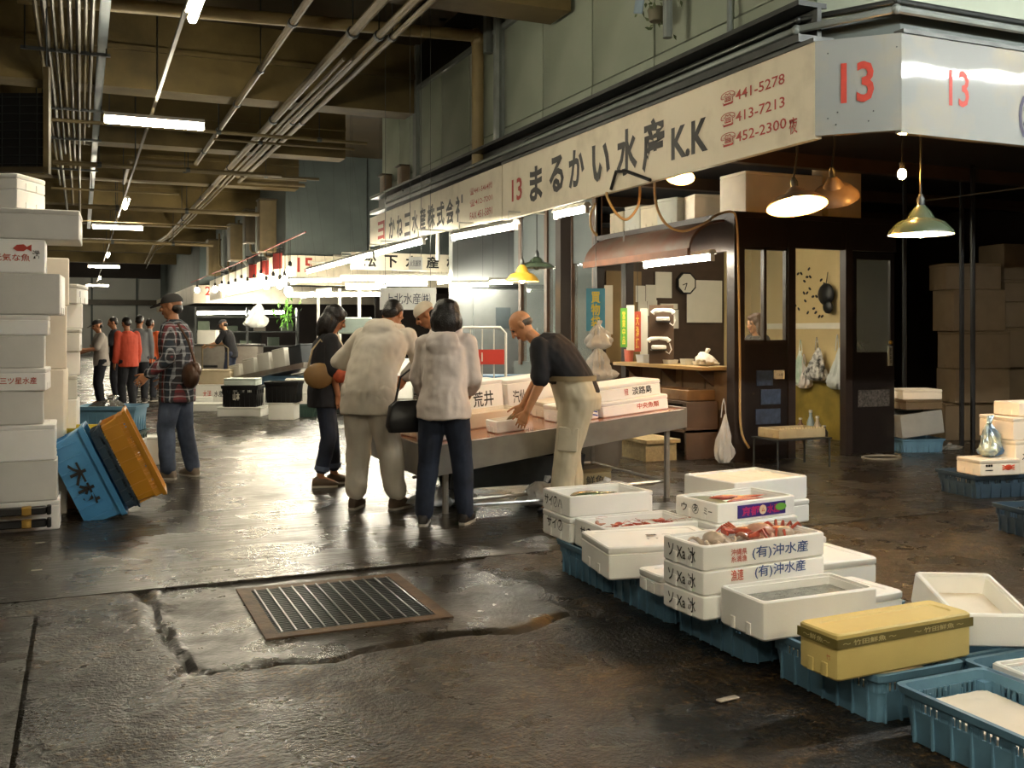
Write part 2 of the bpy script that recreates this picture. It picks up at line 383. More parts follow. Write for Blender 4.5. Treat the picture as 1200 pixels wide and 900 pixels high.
struct(MB().bbox(9.5, 16, 34, 34.2, 0, 2.8).build('wall_stall_beyond', wall_dark)); struct(MB().bbox(8.5, 16, 52, 52.2, 0, 2.8).build('wall_stall_far', wall_dark))
# duct columns, meter cabinets and risers along the facade of the block beyond
for i, (y, w_, z0, z1, mt, nm, lb) in enumerate(((27.6, .5, 3.6, 5.0, tan, 'duct', 'tall tan duct on the corner of the block numbered 15'),
        (30.2, .6, 4.05, 5.0, tan_dark, 'meter_cabinet', 'brown cabinet on the facade behind the tan corner duct'),
        (33.5, .75, 3.75, 4.9, tan, 'meter_cabinet', 'tan cabinet on the facade above the string of bulbs'),
        (39.5, .8, 3.56, 4.9, tan, 'duct', 'tan duct column at the far end of the bulb string'))):
    t = thing(nm, lb, 'duct' if nm == 'duct' else 'cabinet', (4.85, y, z0))
    MB().rbox((-.2, 0, (z1 - z0) / 2), (.45, w_, z1 - z0), .03).build('body', mt, t)
    MB().rbox((-.2, 0, z1 - z0 + .02), (.5, w_ + .06, .05), .02).build('cap', tan_dark, t)
    MB().bbox(-.12, .24, -.05, .05, .1, .16).build('bracket', dk_steel, t)
for i in range(9):
    y = 28.6 + i * 1.25; z0 = 3.5 + .15 * (i % 3)
    tag(MB().tube([(4.75, y, 5.1), (4.75, y, z0 + .15), (4.8, y - .05, z0 + .05), (5.03, y - .05, z0 + .05)], .04 + .015 * (i % 2), 6).build('riser_pipe', grey_pipe if i % 2 else tan),
        'thin riser pipe on the facade above the bulb string, number %s from the corner' % 'one two three four five six seven eight nine'.split()[i], 'pipe', 'riser pipes on the far facade')
# stall back walls under the block
cw = struct(MB().bbox(6.4, 16, 17.6, 17.8, 0, 3.45).build('wall_cold_room', M('cold_room', '9ea3a3', .3, .3, var=.1, scale=1)))
dr = struct(MB().rbox((0, 0, 1.05), (1.5, .06, 2.1), .02).build('door_2', M('cold_door', 'aab0b0', .25, .5, var=.1), None, (7.55, 17.56, .15)))
MB().tube([(.55, -.06, .8), (.55, -.1, .85), (.55, -.1, 1.3), (.55, -.06, 1.35)], .018, 8).build('handle', steel, dr)
MB().bbox(-.8, .8, -.06, 0, 2.12, 2.2).build('rail', dk_steel, dr); MB().bbox(-.3, .0, -.045, -.03, 1.35, 1.75).build('window_pane', M('pane_dark', '5a6468', .1), dr)
MB().bbox(6.5, 15, 17.5, 17.6, .05, .55).build('blue_wainscot', M('wainscot_blue', '5f88ad', .4, var=.15), cw)
w2 = struct(MB().bbox(13.6, 13.8, YS + .3, 17.6, 0, 3.45).build('wall_storeroom', wall_dark))
# ---------------------------------------------------------------- shop signs
XS, Y0S, Y1S = 5.0, 5.89, 11.86
s = thing('shop_sign', 'long cream fascia sign with black brush lettering and red number 13 over the corner shop', 'sign')
MB().bbox(XS, XS + .06, Y0S, Y1S, 2.88, 3.6).build('board', sign_m, s)
MB().prism([(XS, Y0S), (XS + .42, Y0S - .42), (XS + .46, Y0S - .38), (XS + .06, Y0S + .02)], 2.9, 3.6).build('corner_board', sign_g, s)
MB().bbox(XS + .425, 9.4, Y0S - .42, Y0S - .36, 2.88, 3.6).build('side_board', sign_g, s)
MB().bbox(XS - .015, XS + .08, Y0S, Y1S, 3.6, 3.63).bbox(XS + .43, 9.4, Y0S - .435, Y0S - .34, 3.6, 3.63).build('top_edge', dk_steel, s)
def sx(t, mat, par, pa, pb, py, h, bold=0., plane=XS):     # lettering on the aisle face between two pixel columns
    a, b = PXX(pa, py, plane), PXX(pb, py, plane); c = (a + b) / 2
    return text(t, mat, par, (plane - .004, c.y, PXX((pa + pb) / 2, py, plane).z), LEFT, w=abs(a.y - b.y), h=h, bold=bold)
sx('13', red_p, s, 600, 612, 222, .28, .02)
cols = [619, 651, 681, 711, 737, 767]
for ch, a, b, py, h in (('ま', 621, 636, 215, .42), ('る', 644, 661, 204, .42), ('か', 667, 685, 197, .42), ('い', 694, 715, 190, .4), ('水', 723, 747, 178, .46), ('産', 753, 779, 169, .5)):
    sx(ch, ink, s, a, b, py, h, .035)
sx('K.K', ink, s, 787, 830, 163, .30, .03)
for t, py in (('☎441-5278', 105), ('☎413-7213', 131), ('☎452-2300㊰', 155)):
    sx(t.replace('㊰', ''), red_p, s, 845, 920 if py < 140 else 922, py, .12, .008)
sx('夜', red_p, s, 925, 935, 147, .13, .005)
n45 = (-1, -1, 0); x45 = (1, -1, 0); cc = Vector((XS + .21, Y0S - .21, 0))
text('13', red_p, s, cc + Vector((-.004, -.004, 3.27)), frame(x45, n45), w=.23, h=.3, bold=.02)
p = PYY(1124, 104, Y0S - .424); text('13', red_p, s, p, FRONT, w=.2, h=.27, bold=.012)
p = PYY(1203, 137, Y0S - .424); text('㈱', M('indigo', '2c2a44', .5), s, p + Vector((.08, 0, 0)), FRONT, h=.32, bold=.02)
for px, py in ((868, 98), (958, 78), (958, 105), (958, 128)): pass
for k, (dx, z) in enumerate(((.08, 3.02), (.13, 2.97), (.14, 3.06), (.33, 2.98), (.36, 3.05), (.08, 3.5), (.5, 3.5))):
    q = Vector((XS + dx * .8, Y0S - dx * .8, z)) + Vector((-.003, -.003, 0))
    MB().ell((0, 0, 0), (.006, .006, .006), n=6, m=4).build('screw', dk_steel, s, q)
rebase(s, (XS, Y0S, 2.88))
s = thing('shop_sign', 'narrower cream fascia sign with black lettering and a red emblem, beyond the sign numbered 13', 'sign')
m = MB(); ya, yb = Y1S + .03, 18.3
m.loft([[(XS, ya, 2.9), (XS + .06, ya, 2.9), (XS + .06, ya, 3.6), (XS, ya, 3.6)], [(XS, yb, 3.05), (XS + .06, yb, 3.05), (XS + .06, yb, 3.58), (XS, yb, 3.58)]]); m.build('board', sign_m, s)
sx('ヨ', red_p, s, 443, 451, 270, .34, .03)
for ch, a, b, py in zip('かね三水産株式会社', (456, 465, 474, 483, 492, 501, 512, 523, 534), (463, 472, 481, 490, 499, 510, 521, 532, 545), (267, 265, 263, 260, 257, 254, 251, 248, 244)):
    sx(ch, ink, s, a, b, py, .38, .03)
for t, py in (('☎441-5464㈹', 221), ('☎412-7201', 235), ('FAX 451-5891', 250)): sx(t, red_p, s, 551, 577, py, .1, .004)
rebase(s, (XS, ya, 2.9))
# sign at the north end of the block, facing us across the stalls
s = thing('stall_sign', 'long dirty-white sign with black lettering across the end of the lit stall', 'sign')
MB().bbox(4.7, 8.4, 18.5, 18.56, 2.62, 2.95).build('board', sign_m, s)
for i, ch in enumerate('松下水産株式会社'): text(ch, ink, s, (5.05 + i * .42, 18.495, 2.79), FRONT, h=.24, w=.26, bold=.03)
rebase(s, (4.7, 18.5, 2.62))
for (px0, px1, py0, py1, d, t, lb) in ((445, 511, 337, 363, 13.5, '上北水産㈱', 'white banner with handwritten letters hanging over the crouching customers'),
                                  (479, 495, 301, 316, 13.0, '火気厳禁', 'small white notice hanging under the fluorescent tubes')):
    a, b = PD(px0, py1, d), PD(px1, py1, d); c = (a + b) / 2; hh = PD(px0, py0, d).z - a.z; L = (b - a).length
    s = thing('hanging_notice', lb, 'notice', (c.x, c.y, a.z), -YAW)
    MB().box((0, 0, hh / 2), (L, .012, hh)).build('board', M('white_board', 'd9dcd8', .4), s)
    text(t, M('blue_black', '2d3348', .5), s, (0, -.008, hh / 2), FRONT, w=L * .8, h=hh * .5)
    for q in (-.4, .4): MB().tube([(q * L, 0, hh), (q * L, 0, (3.45 if c.x > 5.35 else CZ) - a.z)], .003, 5).build('wire', dk_steel, s)
# ---------------------------------------------------------------- pipes
def pipe(pts, r, mat, lb, nm='pipe', n=8, clamps=None):
    pts = [Vector(p) for p in pts]; t = thing(nm, lb, 'pipe', pts[0])
    MB().tube([p - pts[0] for p in pts], r, n).build('tube', mat, t)
    for k, q in enumerate(pts[1:-1]):
        MB().ell((0, 0, 0), (r * 1.3, r * 1.3, r * 1.3), n=8, m=6).build('elbow', mat, t, q - pts[0])
    if clamps:
        a, b = pts[0], pts[1]; L = (b - a).length
        for i in range(int(L / clamps)):
            q = a.lerp(b, (i + .5) * clamps / L)
            MB().tube([(b - a).normalized() * -.04, (b - a).normalized() * .04], r * 1.35, n).build('clamp', dk_steel, t, q - a)
            MB().tube([(0, 0, 0), (0, 0, CZ - q.z)], .008, 4).build('hanger', dk_steel, t, q - a)
    return t
a, b = PYY(20, -4, 13.1), PYY(556, 42, 13.1); b.x = 5.12
pipe([a, b, (b.x + .02, b.y, b.z - .06), (b.x + .02, b.y, 3.75)], .085, M('lit_tan_pipe', '9c8a60', .5, var=.15), 'thick tan pipe crossing the aisle and turning down at the green panels', n=12)  # tan lightened in the colour to make up for weak light up here
for i, (X, r, y0, y1, lb) in enumerate(((3.05, .06, 9.2, 40, 'thick tan pipe running the aisle beside the mezzanine'), (3.38, .05, 9.2, 24, 'tan pipe, second of the bundle nearest the mezzanine'),
        (3.55, .042, 9.2, 25, 'tan pipe, third of the bundle nearest the mezzanine'), (3.2, .025, 13, 40, 'thin conduit between the thick tan aisle pipes'),
        (3.3, .02, 13, 44, 'thinnest conduit in the bundle beside the mezzanine'))):
    pts = [(X, y0, 5.1 - .04 * (i > 2)), (X, y1, 5.1)] + ([(X - .3, y1 + 3, 5.0), (X - .3, y1 + 9, 4.6)] if i in (0, 3, 4) else [(X + 1.6, y1, 5.1)])
    pipe(pts, r, tan, lb, clamps=5.5 if i < 3 else None)
pipe([(2.3, 8.4, 5.1), (2.3, 22.6, 5.1), (.95, 22.6, 5.05), (.95, 26, 5.05)], .045, tan, 'segmented tan conduit in mid ceiling with black couplings', clamps=2.3)
for i, X in enumerate((-.47, -.38, -.29, -.21, -.12, -.03, .05, .12)):
    y1 = (27, 40, 22, 31, 24, 36, 21, 19)[i]
    pipe([(X, 8.2, 5.07 - .02 * (i % 3)), (X, y1, 5.07 - .02 * (i % 3))], (.026, .034, .02, .03, .026, .03, .022, .026)[i], tan_dark if i % 3 else tan,
         'tan pipe running lengthwise in the left ceiling bundle, %s from the left' % 'first second third fourth fifth sixth seventh eighth'.split()[i])
for i, y in enumerate((11.0, 13.9, 17.5, 20.2, 24)):
    tag(MB().bbox(-.7, .35, y, y + .05, 5.0, 5.04).tube([(-.65, y, 5), (-.65, y, CZ)], .01, 4).tube([(.3, y, 5), (.3, y, CZ)], .01, 4).build('pipe_hanger', dk_steel),
        'thin steel hanger bar under the left pipe bundle, %s of five' % ('nearest', 'second', 'middle', 'fourth', 'farthest')[i], 'hanger', 'hangers of the left pipe bundle')
ct = thing('cable_tray', 'blue-grey cable tray running down the ceiling beside the left pipes', 'cable tray', (.25, 10.6, 5.1))
m = MB().bbox(-.05, .05, 0, 28, 0, .015)
m.build('tray', M('tray', '4d5b63', .4, .5, var=.15), ct)
for sx_ in (-1, 1): MB().bbox(sx_ * .05 - .006, sx_ * .05 + .006, 0, 28, 0, .07).build('side_rail', M('tray', '6b7d86'), ct)
MB().rbox((.12, -.12, .05), (.5, .25, .2), .02).build('junction_box', wall_grey, ct); MB().bbox(.2, .36, -4, -.2, 0, .1).build('tray_branch', M('tray', '6b7d86'), ct)
YT = [(18.6, 155, .03, 60, 430), (20.5, 170, .025, 250, 432), (23.3, 198, .04, 62, 330), (23.9, 203, .03, 62, 425), (29.5, 247, .06, 95, 320), (26.8, 224, .025, 60, 210), (34, 285, .05, 95, 250), (31, 262, .02, 95, 270)]
for i, (Y, py, r, xa, xb) in enumerate(YT):
    Y *= .93
    A, B = PYY(xa, py, Y), PYY(xb, py, Y); z = (A.z + B.z) / 2
    pipe([(A.x, Y, z), (min(B.x, 4.9), Y, z)], r, tan, clamps=1.7, lb= 'cross pipe under the ceiling beams, %s from the camera' % 'first second third fourth fifth sixth seventh eighth'.split()[(0, 1, 2, 3, 5, 4, 7, 6)[i]])
# risers on the green mezzanine wall
def xf(px, py, x=XF - .13): return PXX(px, py, x)
a, b = xf(583, -12), xf(587, 166); pipe([a, (a.x, a.y, b.z)], .06, grey_pipe, 'grey riser pipe on the mezzanine panels, right of the tan one')
a, b = xf(519, 5), xf(572, 18); pipe([(a.x, a.y, CZ), (a.x, a.y, a.z), (a.x, b.y, a.z - .1), (a.x, b.y, 5.3)], .07, grey_pipe, 'fat grey pipe with two bends above the mezzanine rail')
a = xf(793, 0); pipe([(a.x, a.y, CZ), (a.x, a.y, 4.75), (a.x - .12, a.y - .03, 4.65), (a.x - .12, a.y - .03, 4.2)], .045, grey_pipe, 'grey pipe with a valve hanging beside the plant on the panels')
a = xf(855, 10); pipe([(a.x, a.y + 1.0, 4.72), (a.x, a.y, 4.72), (a.x, a.y, 4.05)], .025, grey_pipe, 'thin bent conduit at the dark window over the corner sign')
p1 = Vector((XF - .22, 17.5, 3.78)); p2 = Vector((XF - .22, 6.2, 3.78)); p3 = Vector((XF + .25, YS - .1, 3.84)); p4 = Vector((15.5, YS - .1, 3.84))
pipe([p1, p2, p3, p4], .03, grey_pipe, 'long grey conduit following the top of the signs round the corner')
pipe([(XF - .16, 11.5, 3.86), (XF - .16, 6.25, 3.88), (XF + .3, YS - .06, 3.92), (15.5, YS - .06, 3.92)], .022, dk_steel, 'thin dark cable running above the grey conduit over the signs')
a = xf(782, 45); t = thing('hanging_plant', 'dusty green creeper tangled round the valve pipe on the green panels', 'plant', (a.x - .12, a.y, 4.4))
m = MB(); random.seed(5)
for k in range(60):
    q = Vector((random.gauss(0, .09), random.gauss(0, .12), random.gauss(.25, .14))); T = Matrix.Translation(q) @ Euler((random.uniform(-2, 2), random.uniform(-2, 2), random.uniform(0, 6))).to_matrix().to_4x4()
    m.add([(-.03, 0, 0), (0, .015, .01), (.04, 0, 0), (0, -.015, .01)], [(0, 1, 2, 3)], 0, T)
m.build('foliage', M('dusty_leaf', '5d6b45', .6, var=.4), t)
MB().lathe([(.0, 0), (.07, .01), (.09, .12), (.08, .14)], 10).build('pot', M('pot', '6d6a55', .6), t)
MB().rbox((0, 0, 0), (.02, .16, .2), .01).build('tag_board', M('pale_blue_tag', '8ca3b5', .5), t, (-.1, .15, .22), (.3, 0, 0))
for y, lb in ((16.65, 'beneath the shiny panels'), (17.75, 'at the far end of the panels')):
    t = thing('junction_box', 'rusty junction box on the ledge %s' % lb, 'junction box', (XF - .15, y, 3.985))
    MB().rbox((0, 0, .16), (.16, .26, .32), .015).build('body', M('rusty_box', '7a6750', .6, var=.3), t); MB().rbox((-.02, 0, .33), (.2, .3, .03), .01).build('lid', tan_dark, t)
    MB().tube([(0, .05, 0), (0, .05, -.1)], .02, 6).build('gland', dk_steel, t)
t = thing('ceiling_tray', 'small rectangular open frame hung in the mezzanine corner', 'frame', PYY(410, 112, 20) - Vector((0, 0, 0)))
for q, sz in (((0, .45, 0), (1.0, .04, .04)), ((0, -.45, 0), (1.0, .04, .04)), ((.5, 0, 0), (.04, .94, .04)), ((-.5, 0, 0), (.04, .94, .04))):
    MB().box(q, sz).build('rail', tan, t)
for q in (-.3, .3): MB().tube([(q, 0, .02), (q, 0, CZ - t.location.z)], .008, 4).build('hanger', dk_steel, t)
MB().box((0, 0, -.03), (1, .9, .02)).build('base', wall_grey, t)
# black mesh screen top left
a = PD(-30, 196, 11); b = PD(52, 108, 11)
t = thing('mesh_screen', 'black wire mesh screen hanging at the upper left', 'screen', (a.x, a.y, a.z), -YAW)
L, H = (Vector((b.x, b.y, 0)) - Vector((a.x, a.y, 0))).length, b.z - a.z
MB().box((L / 2, .05, H / 2), (L, .02, H)).build('backing', black, t)
for i in range(9): MB().box((L / 2, .03, H * (i + .5) / 9), (L, .008, .008)).build('wire', dk_steel, t)
for i in range(4): MB().box((L * (i + .5) / 4, .03, H / 2), (.008, .008, H)).build('wire', dk_steel, t)
MB().box((L + .03, 0, H / 2 + .1), (.06, .06, H + .35)).build('post', tan, t); MB().box((L / 2, 0, -.03), (L + .1, .06, .06)).build('bottom_rail', tan_dark, t)
for q in (0, L): MB().tube([(q, .05, H), (q, .05, CZ - a.z)], .01, 4).build('hanger', dk_steel, t)
# ---------------------------------------------------------------- lamps
tube_m = E_('tube_light', 'fff6e0', TUBE_E); fix_m = E_('ceiling_tube_light', 'fff3d6', FIX_E); white_metal = M('white_metal', 'cfcdc4', .4, var=.06)
bulb_warm = E_('warm_bulb', 'ffb45a', BULB_E); bulb_white = E_('white_bulb', 'ffe9bf', BULB_E * .6)
def tube_light(a, b, lb, mat=tube_m, r=.028, housing=True, top=None, nt=1, group='fluorescent tubes'):
    a, b = Vector(a), Vector(b); c = (a + b) / 2; L = (b - a).length; d = b - a
    t = thing('fluorescent_light', lb, 'light', c, math.atan2(d.y, d.x), group)
    t.rotation_euler = (0, -math.atan2(d.z, math.hypot(d.x, d.y)), math.atan2(d.y, d.x))
    for k in range(nt):
        oy = (k - (nt - 1) / 2) * .11
        MB().tube([(-L / 2, oy, 0), (L / 2, oy, 0)], r, 8).build('tube', mat, t)
    if housing:
        MB().prism([(-.06 * nt, 0), (.06 * nt, 0), (.03 * nt, .05), (-.03 * nt, .05)], -L / 2 - .02, L / 2 + .02, T=Matrix(((0, 0, 1, 0), (1, 0, 0, 0), (0, 1, 0, r + .012), (0, 0, 0, 1)))).build('housing', white_metal, t)
        for sx_ in (-1, 1): MB().box((sx_ * (L / 2 + .01), 0, .01), (.02, .05, .1)).build('end_cap', white_metal, t)
    if top:
        if top == 'sign':
            for q in (-.4, .4): MB().tube([(q * L, 0, r + .05), (q * L, 0, .2), (q * L, -.5, .2)], .012, 5).build('bracket', white_metal, t)
        else:
            if top > 3.3 and top < 3.6 and c.y > 18.4: top = CZ
            for q in ((-.35, .35) if top > 4.6 or top < 4 else (0,)): MB().tube([(q * L, 0, r + .06), (q * L, 0, top - c.z)], .002, 4).build('hanger', dk_steel, t)
    return t
# ceiling lights of the aisle
for i, (Y, X, ax, lb) in enumerate(((.1, .9, 1, 'ceiling light straight above the camera'), (-5, .9, 0, 'ceiling light behind the camera'), (8.55, .92, 1, 'ceiling light at the very top of the picture, mostly cut off'),
        (14, .9, 0, 'large bright ceiling light crossing the aisle'), (23.2, .97, 1, 'ceiling light pointing down the aisle, behind the large one'), (28.5, .87, 0, 'second ceiling light lying across the aisle'),
        (39, .85, 1, 'small ceiling light pointing down the far aisle'), (46, .74, 0, 'third ceiling light lying across the aisle'), (56, .8, 1, 'added ceiling light brightening the far wall, farthest but one'), (65, .8, 0, 'added ceiling light brightening the far wall, nearest to it'))):  # the last two are added to brighten the far wall
    h = .61; z = 4.2; X = .9
    a, b = ((X, Y - h, z), (X, Y + h, z)) if ax else ((X - h, Y, z), (X + h, Y, z))
    tube_light(a, b, lb, fix_m, .042, True, 4.455, group='aisle ceiling lights')
for k_, (X, Y) in enumerate(((.9, -1.6), (-2.6, -.4), (-2.6, -3.5), (.9, -3.2))):  # unseen lamps added to brighten the box faces turned towards the camera
    tube_light((X, Y - .61, 4.2), (X, Y + .61, 4.2), 'added fill light behind the camera, %s' % ('on the aisle line', 'over the left side', 'farther back on the left', 'farther back on the aisle line')[k_], fix_m, .042, True, CZ, 1, 'aisle ceiling lights')
rc = thing('light_raceway', 'white slotted channel carrying the aisle ceiling lights', 'channel', (.9, 7, 4.45))
MB().bbox(-.018, .018, 0, 60, 0, .04).build('channel', tan_dark, rc)
for i in range(8): MB().tube([(0, 1 + i * 5.6, .05), (0, 1 + i * 5.6, CZ - 4.45)], .01, 4).build('hanger', dk_steel, rc)
tube_light((7.4, 3.05, 4.2), (9.9, 3.05, 4.2), 'single ceiling tube in front of the right-hand sign, outside the picture', E_('far_right_tube', 'f6f6f0', FIX_E * 1.8), .022, True, CZ, 1, 'aisle ceiling lights')
tube_light((4.6, 3.05, 4.2), (7.1, 3.05, 4.2), 'added fill tube above the foreground crates, outside the picture', E_('far_right_tube', 'f6f6f0', 1), .022, True, CZ, 1, 'aisle ceiling lights')  # unseen tube added to light the sign corner and the foam boxes
# tubes hung along the stalls
T = [((4.57, 13.8, 2.75), (4.57, 16.3, 2.75), 'long tube nearest us on the row below the farther sign'), ((4.57, 16.5, 2.75), (4.57, 19.0, 2.75), 'middle tube on the row below the farther sign'),
     ((4.58, 19.2, 2.75), (4.58, 21.9, 2.75), 'last tube on the row below the farther sign'), ((4.85, 11.1, 2.72), (4.78, 13.1, 2.75), 'tube under the sign numbered 13, left of the dark lamp'),
     ((5.35, 10.2, 2.85), (5.3, 10.9, 2.85), 'short tube peeking out right of the tube row')]
for i_, (a, b, lb) in enumerate(T): tube_light(a, b, lb, top='sign' if i_ < 4 else 3.45)
def tpx(px0, px1, py, z, lb, py1=None, **k):
    a, b = PZ(px0, py, z), PZ(px1, py1 or py, z); tube_light((a.x, a.y, z), (b.x, b.y, z), lb, **k)
for px0, px1, py, z, lb in ((400, 470, 327, 2.55, 'tube over the stall left of the small white notice'), (458, 528, 326, 2.5, 'tube just right of the small white notice'),
        (340, 400, 329, 2.6, 'tube at the left of the bright stall row'), (532, 606, 319, 2.62, 'wide tube at the right under the long stall sign'),
        (406, 452, 337, 2.3, 'low tube left of the white banner'), (441, 500, 333, 2.4, 'low tube above the white banner'), (530, 572, 334, 2.3, 'tube before the grey cold-room door'),
        (574, 600, 331, 2.35, 'short tube beside the yellow lamp')):
    tpx(px0, px1, py, z, lb, top=3.4)
for px, py, w_, lb in ((360, 347, 14, 'tiny tube under the sign numbered 15'), (380, 342, 16, 'tiny tube right of the sign numbered 15'), (428, 345, 16, 'tiny far tube beyond the crouching men'), (520, 331, 14, 'tiny tube at the stall end')):
    a = PD(px - w_ / 2, py + 1, 24); b = PD(px + w_ / 2, py - 1, 24); tube_light(a, b, lb, top=3.5)
tube_light((5.1, 27.0, 2.42), (7.9, 27.6, 2.5), 'very bright tube below the string of bulbs', r=.05, top=3.4)
a, b = PYY(231, 367, 44.5), PYY(333, 366, 44.5); tube_light(a, b, 'long far tube beneath the sign numbered 22', r=.06, top=3.4)
for px, lb in ((480, 'left'), (505, 'right')): pass
# string of bulbs along the block beyond
bulbs = [(340, 318), (334, 329), (338, 341), (328, 333), (320, 329), (312, 334), (306, 326), (298, 331), (290, 334), (283, 331), (276, 335), (268, 338), (260, 337), (252, 339), (231, 340)]
for i, (px, py) in enumerate(bulbs):
    Y = 26.5 + (340 - px) * .155 + (i % 3) * .2; X = 4.62
    p = PXX(px, py, 4.55)
    t = thing('string_bulb', 'bare round bulb on the far string of lights, number %s from the right' % 'one two three four five six seven eight nine ten eleven twelve thirteen fourteen fifteen'.split()[i], 'bulb', p, 0, 'string of bulbs')
    MB().ell((0, 0, 0), (.1, .1, .12), n=10, m=8).build('glass', E_('string_bulb', 'fff0d0', BULB_E * .22), t); MB().lathe([(.04, .1), (.045, .2), (.02, .24)], 8).build('socket', black, t)
    MB().tube([(0, 0, .22), (0, 0, 3.62 - p.z)], .01, 4).build('cord', black, t)
tag(MB().tube([(4.55, 22, 3.64), (4.55, 33, 3.6), (4.55, 46, 3.64), (4.55, 47, 3.64)], .02, 5).build('lamp_cable', M('red_cable', '8a2a22', .6)), 'dark red cable carrying the far string of bulbs', 'cable')
for i, (px, py, d) in enumerate(((325, 306, 27), (310, 314, 30), (296, 318, 33))):
    t = thing('cloth_banner', 'red cloth banner above the string of bulbs, %s' % ('right', 'middle', 'left')[i], 'banner', PXX(px, py, 4.62), -1.3)
    MB().rbox((0, 0, 0), (.5, .03, .4), .01).build('cloth', M('red_cloth', 'a8322a', .7, var=.3), t); MB().tube([(-.27, 0, .22), (.27, 0, .22)], .015, 6).build('rod', dkwood, t)
# enamel pendant lamps
def pendant(p, R, H, shade_m, inner, bulb, lb, top=3.45, tilt=(0, 0, 0), bulb_r=.045, lit=True):
    t = thing('pendant_lamp', lb, 'lamp', p)
    TT = Euler(tilt).to_matrix().to_4x4()
    prof = [(R, 0), (R * .97, H * .12), (R * .72, H * .42), (R * .42, H * .55), (R * .3, H * .8), (R * .14, H), (R * .1, H)]
    MB().lathe(prof, 24, T=TT).build('shade', shade_m, t); MB().lathe([(R * .1, H - .012), (R * .27, H * .77), (R * .4, H * .52), (R * .7, H * .38), (R * .94, H * .09), (R, 0)], 24, T=TT).build('reflector', inner, t)
    MB().lathe([(R * .12, H), (R * .13, H + .05), (R * .06, H + .09)], 10, T=TT, cap1=True).build('socket', dk_steel, t)
    MB().ell((0, 0, H * .16), (bulb_r, bulb_r, bulb_r * 1.35), T=None, n=12, m=8).build('bulb', bulb, t)
    MB().tube([TT @ Vector((0, 0, H + .08)), (0, 0, H + .25), (0, 0, top - p[2])], .008, 6).build('cord', black, t)
    return t
enam = M('green_enamel', '4d5a48', .25, var=.15, coat=.4); enam_w = M('white_enamel', 'e2ddcf', .3); dull = M('dull_enamel', '6b5b4c', .4)
pendant(PD(934, 242, 8.3), .25, .17, dull, enam_w, bulb_warm, 'lit warm pendant lamp under the corner of the sign', tilt=(-.24, .05, 0), bulb_r=.055)
pendant(PD(978, 232, 8.6), .21, .2, dull, enam_w, M('dead_bulb', 'b9b4a5', .2), 'unlit tilted lamp shade beside the lit warm lamp', tilt=(.35, -.45, 0))
pendant(PD(1079, 275, 7.9), .25, .23, enam, enam_w, bulb_white, 'dark green enamel pendant lamp with bulb at the right')
pendant(PD(797, 208, 9.7), .14, .1, enam_w, enam_w, bulb_warm, 'small lit warm lamp tucked below the brush lettering', tilt=(-.3, .3, 0), bulb_r=.04)
pendant(PD(612, 330, 13.7), .23, .23, M('yellow_enamel', 'd2a53a', .35, var=.2), enam_w, E_('soft_bulb', 'ffc873', BULB_E * .3), 'yellow pendant lamp over the bald man')
pendant(PD(629, 314, 14.2), .26, .16, enam, enam_w, M('dead_bulb', 'b9b4a5'), 'dark green lamp shade behind the yellow lamp')
p = PD(1057, 204, 8.0); t = thing('bare_bulb', 'bare glowing bulb hanging above the green lamp', 'bulb', p)
MB().ell((0, 0, 0), (.035, .035, .045), n=12, m=8).build('glass', bulb_warm, t); MB().lathe([(.018, .035), (.022, .09), (.01, .1)], 10).build('socket', black, t); MB().tube([(0, 0, .09), (0, 0, 3.45 - p.z)], .006, 5).build('cord', black, t)
# vertical white poles that carry the stall lights
for i, (px, py0, py1, d, lb) in enumerate(((513, 278, 305, 16.5, 'white hanging pole left of the long stall sign'), (373, 345, 400, 22, 'left white pole in the stall beyond'), (398, 338, 400, 20, 'thick white pole behind the woman in black'), (421, 336, 400, 20, 'right white pole before the bent man'))):
    a = PD(px, py1, d); t = PD(px, py0, d)
    tag(MB().tube([(a.x, a.y, a.z if i == 0 else 0), (a.x, a.y, 3.44 if i == 0 else t.z)], .035, 8).build('pole', white_metal), lb, 'pole')
# looping cords below the sign
def catmull(P, n=5):
    o = []
    for i in range(len(P) - 1):
        a, b, c, d = P[max(i - 1, 0)], P[i], P[i + 1], P[min(i + 2, len(P) - 1)]
        for k in range(n):
            t = k / n; o.append(.5 * ((2 * b) + (c - a) * t + (2 * a - 5 * b + 4 * c - d) * t * t + (3 * b - a - 3 * c + d) * t ** 3))
    return o + [P[-1]]
for i, (pts, lb) in enumerate((([(750, 214), (748, 240), (735, 257), (722, 250), (712, 232), (711, 225)], 'pale cord looping below the sign, left loop'),
        ([(767, 210), (769, 240), (780, 262), (800, 271), (825, 262), (840, 252), (857, 248), (863, 258), (865, 300), (867, 420), (868, 500), (878, 525)], 'pale cord looping below the sign and down the booth post'),
        ([(698, 238), (692, 252), (693, 268), (700, 276)], 'pale cord hanging by the dark pillar'))):
    P3 = [PD(px, py, 10.3 + (.7 * min(1, k / 6) if i == 1 else .3 * i)) for k, (px, py) in enumerate(pts)]
    tag(MB().tube(catmull(P3), .014, 6).build('loose_cable', M('pale_cord', 'b89a6a', .5)), lb, 'cord')
tag(MB().tube([PXX(716, 222, XS - .02), PXX(722, 201, XS - .03), PXX(735, 201, XS - .03), PXX(762, 211, XS - .03)], .018, 6).build('loose_cable', black), 'black cable bent over the lower edge of the sign', 'cord')
